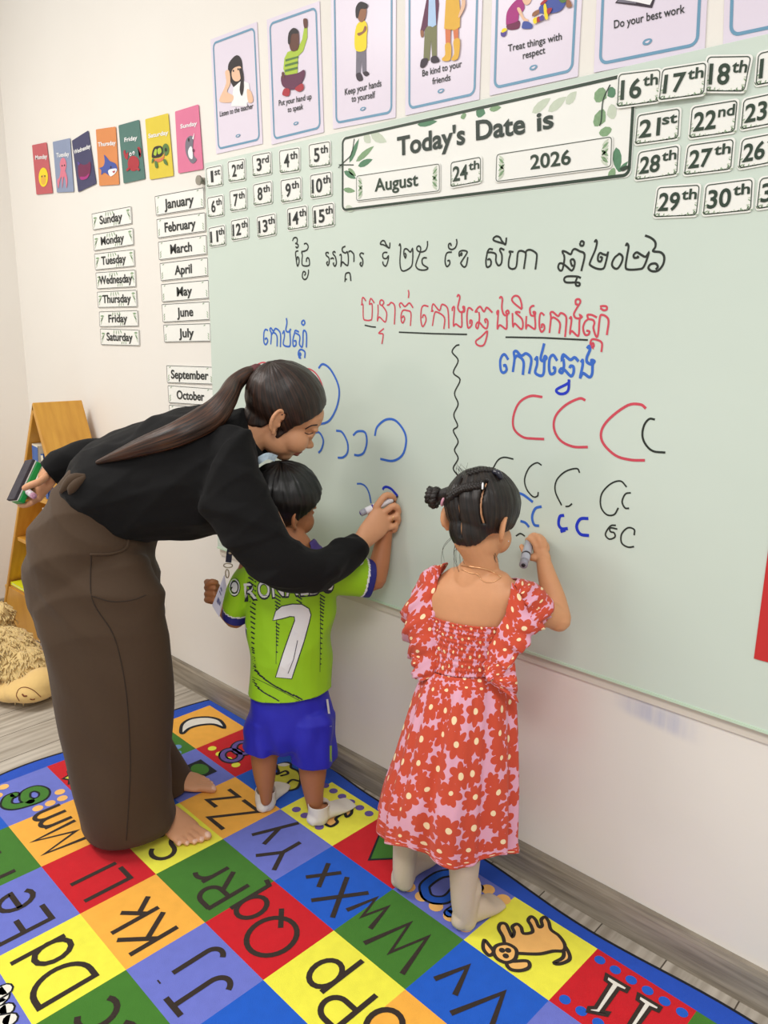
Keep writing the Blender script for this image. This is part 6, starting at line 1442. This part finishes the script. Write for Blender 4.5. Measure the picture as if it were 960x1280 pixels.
# skirt, gathered into soft pleats
SK = [((540, 826), (630, 838), 1.575, 1.475, .070), ((528, 848), (641, 858), 1.585, 1.47, .085), ((514, 890), (644, 905), 1.59, 1.462, .098), ((499, 935), (645, 955), 1.595, 1.458, .106), ((485, 975), (645, 1000), 1.600, 1.454, .112), ((478, 1008), (643, 1048), 1.603, 1.452, .108), ((477, 1018), (643, 1061), 1.604, 1.451, .108)]
fr = ringsec(SK, 0, 8); R = []; NN = 220; K = len(fr)
PL = [(9, .9, .5), (14, .7, 1.7), (23, .45, 3.1), (6, .8, 2.2)]
for i, (c, a, b_) in enumerate(fr):
    t = i/(K-1); row = []
    for th in np.linspace(0, 2*math.pi, NN, endpoint=False):
        w1 = sum(am*math.sin(n_*th+ph+.5*math.sin(3*t+n_)) for n_, am, ph in PL)/2.2
        top = math.exp(-t*7)*.6*math.sin(46*th+2*math.sin(5*th))
        s = 1+(.045+.075*t)*w1*min(1, t*4+.2)+.03*top
        zz_ = -.012*t*t*math.sin(5*th+1)+.006*t*w1
        row.append(c+a*math.cos(th)*s+b_*math.sin(th)*s+UP*zz_)
    R.append(row)
q = surf(R, lambda i, j: j/NN*.74, lambda i, j: i/(K-1)*.36+.3, True)
shell(q.build('skirt', md, dress, True), .0018)
# smocked bodice
BO = [((538, 757), (645, 779), 1.585, 1.455, .068), ((541, 775), (642, 797), 1.582, 1.459, .069), ((543, 800), (637, 818), 1.578, 1.465, .068), ((541, 826), (634, 838), 1.578, 1.47, .070)]
fr = ringsec(BO, 0, 14); R = []; K = len(fr)
for i, (c, a, b_) in enumerate(fr):
    row = []; t = i/(K-1)
    for th in np.linspace(0, 2*math.pi, 260, endpoint=False):
        s = 1+.016*math.sin(i*math.pi*.5)+.014*math.sin(64*th+(1.5 if (i//4) % 2 else 0)); row.append(c+a*math.cos(th)*s+b_*math.sin(th)*s)
    R.append(row)
q = surf(R, lambda i, j: j/260*.95*1.25, lambda i, j: i/(K-1)*.16, True)
shell(q.build('smocked_bodice', md, dress, True), .0018)
# ruffles over the shoulders
def ruffle(name, cols, waves_, amp, dense=12, seed=0):
    """cols: strips along the ruffle, each a list of (px, py, dh); neighbouring strips are joined across"""
    L_ = [spline([PH(*p) for p in c], dense) for c in cols]; n = len(L_[0]); R = []
    for i in range(n):
        cross = spline([l[i] for l in L_], 5); row = []; m = len(cross)
        tan = nrm(L_[1][min(i+1, n-1)]-L_[1][max(i-1, 0)])
        for j, p in enumerate(cross):
            s = j/(m-1); d = cross[min(j+1, m-1)]-cross[max(j-1, 0)]; nn_ = nrm(np.cross(tan, d)); e = abs(s-.30)*1.4
            w_ = math.sin(i/n*waves_*6.283+seed+s*1.2)+.5*math.sin(i/n*waves_*2.3*6.283+seed*2)
            row.append(p+nn_*amp*w_*e)
        R.append(row)
    m = len(R[0]); q = surf(R, lambda i, j: j/(m-1)*.085+seed*.37, lambda i, j: i/(n-1)*.20+seed*.21, False)
    return shell(q.build(name, md, dress, True), .0018)
ruffle('ruffle', [[(556, 712, 1.62), (540, 730, 1.64), (530, 752, 1.65)], [(560, 704, 1.585), (530, 714, 1.61), (512, 752, 1.62)], [(556, 706, 1.55), (532, 722, 1.565), (508, 768, 1.575)], [(548, 712, 1.535), (544, 742, 1.53), (540, 775, 1.52)]], 4, .006, seed=.4)
ruffle('ruffle', [[(548, 716, 1.537), (544, 760, 1.52), (550, 800, 1.512), (556, 826, 1.508)], [(532, 726, 1.545), (528, 768, 1.53), (534, 806, 1.51), (546, 836, 1.50)], [(512, 745, 1.575), (507, 782, 1.56), (518, 812, 1.535), (537, 848, 1.50)], [(503, 760, 1.60), (507, 795, 1.60), (516, 826, 1.57), (516, 852, 1.52)]], 4, .008, seed=1.1)
ruffle('ruffle', [[(540, 812, 1.515), (546, 826, 1.508), (554, 836, 1.503)], [(528, 818, 1.525), (535, 838, 1.51), (556, 846, 1.497)], [(516, 816, 1.55), (518, 845, 1.53), (552, 852, 1.492)]], 2, .006, seed=2.2)
ruffle('ruffle', [[(630, 722, 1.53), (655, 735, 1.53), (672, 752, 1.52)], [(646, 722, 1.49), (672, 730, 1.48), (690, 750, 1.47)], [(645, 724, 1.45), (668, 738, 1.435), (692, 766, 1.43)], [(642, 730, 1.435), (655, 750, 1.42), (668, 785, 1.415)]], 4, .006, seed=.9)
ruffle('ruffle', [[(640, 728, 1.44), (632, 765, 1.428), (615, 800, 1.432), (604, 832, 1.442)], [(655, 745, 1.428), (642, 785, 1.412), (622, 812, 1.418), (606, 838, 1.432)], [(676, 760, 1.428), (658, 792, 1.405), (632, 822, 1.405), (608, 846, 1.422)], [(690, 772, 1.435), (668, 796, 1.41), (640, 830, 1.40), (612, 852, 1.415)]], 4, .007, seed=1.8)
ruffle('ruffle', [[(604, 832, 1.438), (606, 846, 1.425), (612, 854, 1.418)], [(622, 818, 1.418), (626, 846, 1.402), (632, 866, 1.398)], [(640, 806, 1.415), (645, 840, 1.40), (648, 878, 1.40)]], 2.5, .006, seed=2.6)
# tights
TI = mat('tights_beige', (206, 188, 166), .75, .04, 300, .3, 1500, sheen=.1)
tights = empty('tights', PF(545, 1140)); tights.parent = girl; tights.location = V3(tights.location)-V3(girl.location)
for sec, hp, ff, sd, L_ in ((GL, gh1, gf1, 1, LG1), (GR, gh2, gf2, -1, LG2)):
    q = MB(); leg(q, sec); f0 = nrm(ff); foot(q, hp-f0*.002, ff, L_+.010, .066, sd, False, hs=1.5, z0=.0068, ankle=hp+f0*.036+UP*.10, ra=.0265)
    V, F = solid(q, .003, 6); V[:, 2] = np.maximum(V[:, 2], .0065); finish(V, F, 'tights_leg', TI, tights)
# necklaces
def necklace(name, pts, r, m):
    P = [hit(BVG, *p, r*.6) for p in spline([V3(p) for p in pts], 6)]; q = MB(); tube(q, [p for p in P if p is not None], r, 8, 2); q.build(name, m, girl, True)
ROSE = mat('rose_gold', (226, 176, 130), .3, metal=.7)
necklace('necklace', [(577, 707), (590, 708.5), (605, 711), (618, 716), (626, 721)], .0016, ROSE)
necklace('necklace', [(577, 712), (588, 716), (597, 718), (602, 725), (609, 728), (617, 727), (626, 722)], .0011, ROSE)
q = MB(); c = hit(BVG, 635.5, 676.5, .001)
if c is not None: ball(q, c, [XA*.0016, YA*.0016, UP*.0016], 8); q.build('earring', mat('silver', (230, 230, 232), .2, metal=.8), girl, True)
# ================================================================ things held and small things
def marker(name, label, tail, tip, L, r, body, band, capc, mats_):
    """whiteboard pen: barrel, coloured band, end cap, felt tip"""
    t = nrm(V3(tip)-V3(tail)); root = empty(name, tail, label, 'marker')
    def cyl(nm, x0, x1, r0, r1, m, n=24):
        a = nrm(np.cross(t, UP+RH*.3)); b_ = np.cross(t, a); q = MB(); R = []
        for x, rr in ((x0, r0*.86), (x0+.001, r0), (x1-.001, r1), (x1, r1*.86)): R.append([V3(tail)+t*x+(a*math.cos(k)+b_*math.sin(k))*rr for k in np.linspace(0, 6.283, n, endpoint=False)])
        rings(q, R); return q.build(nm, m, root, True)
    cyl('end_cap', 0, L*.14, r*.92, r*.95, mats_[2]); cyl('end_plug', -.0015, .001, r*.45, r*.45, mats_[1]); cyl('barrel', L*.14, L*.84, r, r, mats_[0]); cyl('colour_band', L*.30, L*.36, r*1.03, r*1.03, mats_[1])
    cyl('nib_holder', L*.84, L*.94, r*.75, r*.45, mats_[2]); cyl('felt_nib', L*.94, L, r*.28, r*.2, mats_[3]); return root
MW = mat('marker_white', (232, 230, 236), .3, .02); MV = mat('marker_violet_band', (78, 62, 150), .35); MG = mat('marker_grey', (150, 150, 160), .3, .03); MN = mat('ink_nib_navy', (20, 26, 70), .5); MBK = mat('marker_black', (40, 40, 46), .35); MS = mat('marker_silver', (176, 178, 188), .25, .05, 60)
tip = PW(497.5, 620.5, YB-.001); tl = PH(450.5, 642, 1.895); L_ = float(np.linalg.norm(tip-tl))
marker('whiteboard_marker', 'white blue-ink whiteboard marker gripped between the hands of woman and boy', tl, tip, L_, .0090, None, None, None, (MW, MV, MG, MN))
tip = PW(664, 671, YB-.001); tl = PW(654.2, 706.5, -.125); L_ = float(np.linalg.norm(tip-tl))
marker('whiteboard_marker', 'silver grey black-ink whiteboard marker in the hand of the girl', tl, tip, L_, .0098, None, None, None, (MS, MBK, MG, MBK))
tl = PH(43.0, 620.5, 1.985); tip = PH(20, 604, 2.06)
marker('whiteboard_marker', 'pale pink-ended marker held with the board eraser behind her back', tl, tl+nrm(tip-tl)*.075, .075, .0085, None, None, None, (mat('marker_pale', (222, 216, 220), .3), mat('marker_pink', (214, 160, 186), .35), mat('marker_pink', (214, 160, 186), .35), MBK))
# board eraser
ec = PH(31.5, 602.5, 2.035)
el = nrm(-.25*RH-.80*UP-.50*FH); ew = nrm(-.72*RH-.20*UP+.66*FH); et = nrm(np.cross(el, ew)); 
if et@RH < 0: et = -et
GREEN = mat('eraser_green', (24, 148, 70), .4, .04); FELT = mat('eraser_felt', (64, 60, 66), .95, .35, 90, .6, 300); EW = mat('eraser_white', (222, 226, 218), .5)
er = empty('board_eraser', ec, 'green board eraser with dark felt held behind the back of the woman', 'eraser')
AX = [el, ew, et]
q = MB(); q.box(ec+et*.005, (.060, .026, .0095), 0, AX); q.build('grip', GREEN, er, bevel=.004)
q = MB(); q.box(ec-et*.006, (.060, .026, .0016), 0, AX); q.build('foam_layer', EW, er, bevel=.0006)
q = MB(); q.box(ec-et*.012, (.060, .026, .0045), 0, AX); q.build('felt_pad', FELT, er, bevel=.0015)
# lanyard with an identity badge
ly = empty('lanyard', PH(284, 715, 1.83), 'navy lanyard with a white identity badge hanging from the neck of the woman', 'lanyard')
NV = mat('lanyard_navy', (22, 26, 52), .6, .08, 200); MET = mat('lanyard_metal', (170, 160, 140), .3, metal=.9)
def strap(pts, w, m, nm):
    P = spline([PH(*p) for p in pts], 6); q = MB(); R = []
    for i, p in enumerate(P):
        t = nrm(P[min(i+1, len(P)-1)]-P[max(i-1, 0)]); a = nrm(np.cross(t, FH))*w/2; b_ = nrm(np.cross(t, a))*.0008
        R.append([p+a+b_, p-a+b_, p-a-b_, p+a-b_])
    rings(q, R); return q.build(nm, m, ly)
strap([(318, 566, 1.82), (312, 600, 1.835), (302, 640, 1.835), (291, 672, 1.83), (287, 690, 1.83), (285.5, 703, 1.83)], .0145, NV, 'strap')
strap([(319, 579, 1.812), (326, 574, 1.806), (335, 570, 1.812), (345, 573, 1.83)], .016, mat('lanyard_pale_blue', (186, 206, 220), .5, .3, 150), 'printed_strap')
q = MB(); c = PH(288, 691, 1.8285); tube(q, [c-RH*.002, c+RH*.002], .004, 10, 1); q.build('strap_rivet', MET, ly, True)
def loop(nm, c, rx, rz, r):
    q = MB(); c = PH(*c, 1.83); tube(q, [c+RH*rx*math.cos(a)+UP*rz*math.sin(a) for a in np.linspace(0, 6.283, 20)], r, 8, 1); q.build(nm, MET, ly, True)
loop('ring', (285, 707), .011, .0055, .0015); loop('hook', (284, 717), .0042, .011, .0016)
A, B_, C_2, D_ = PH(280.5, 719, 1.825), PH(282.8, 733, 1.805), PH(274, 771, 1.80), PH(265.5, 757, 1.825)
nb = nrm(np.cross(B_-A, D_-A)); q = MB(); vs = [p+nb*o for o in (-.001, .001) for p in (A, B_, C_2, D_)]
q.add(vs, [(0, 1, 2, 3), (7, 6, 5, 4), (0, 4, 5, 1), (1, 5, 6, 2), (2, 6, 7, 3), (3, 7, 4, 0)]); q.build('badge', mat('badge_white', (196, 192, 206), .3, .04), ly)
nb2 = nb if nb@CF < 0 else -nb
q = MB()
for u0, u1, v0, v1 in ((.2, .55, .3, .36), (.2, .6, .42, .46), (.3, .6, .6, .75), (.65, .8, .6, .72)):
    f_ = lambda u, v: A*(1-u)*(1-v)+B_*u*(1-v)+C_2*u*v+D_*(1-u)*v+nb2*.0014
    q.add([f_(u0, v0), f_(u1, v0), f_(u1, v1), f_(u0, v1)], [(0, 1, 2, 3)])
q.build('badge_print', mat('badge_ink', (96, 96, 130), .5), ly)
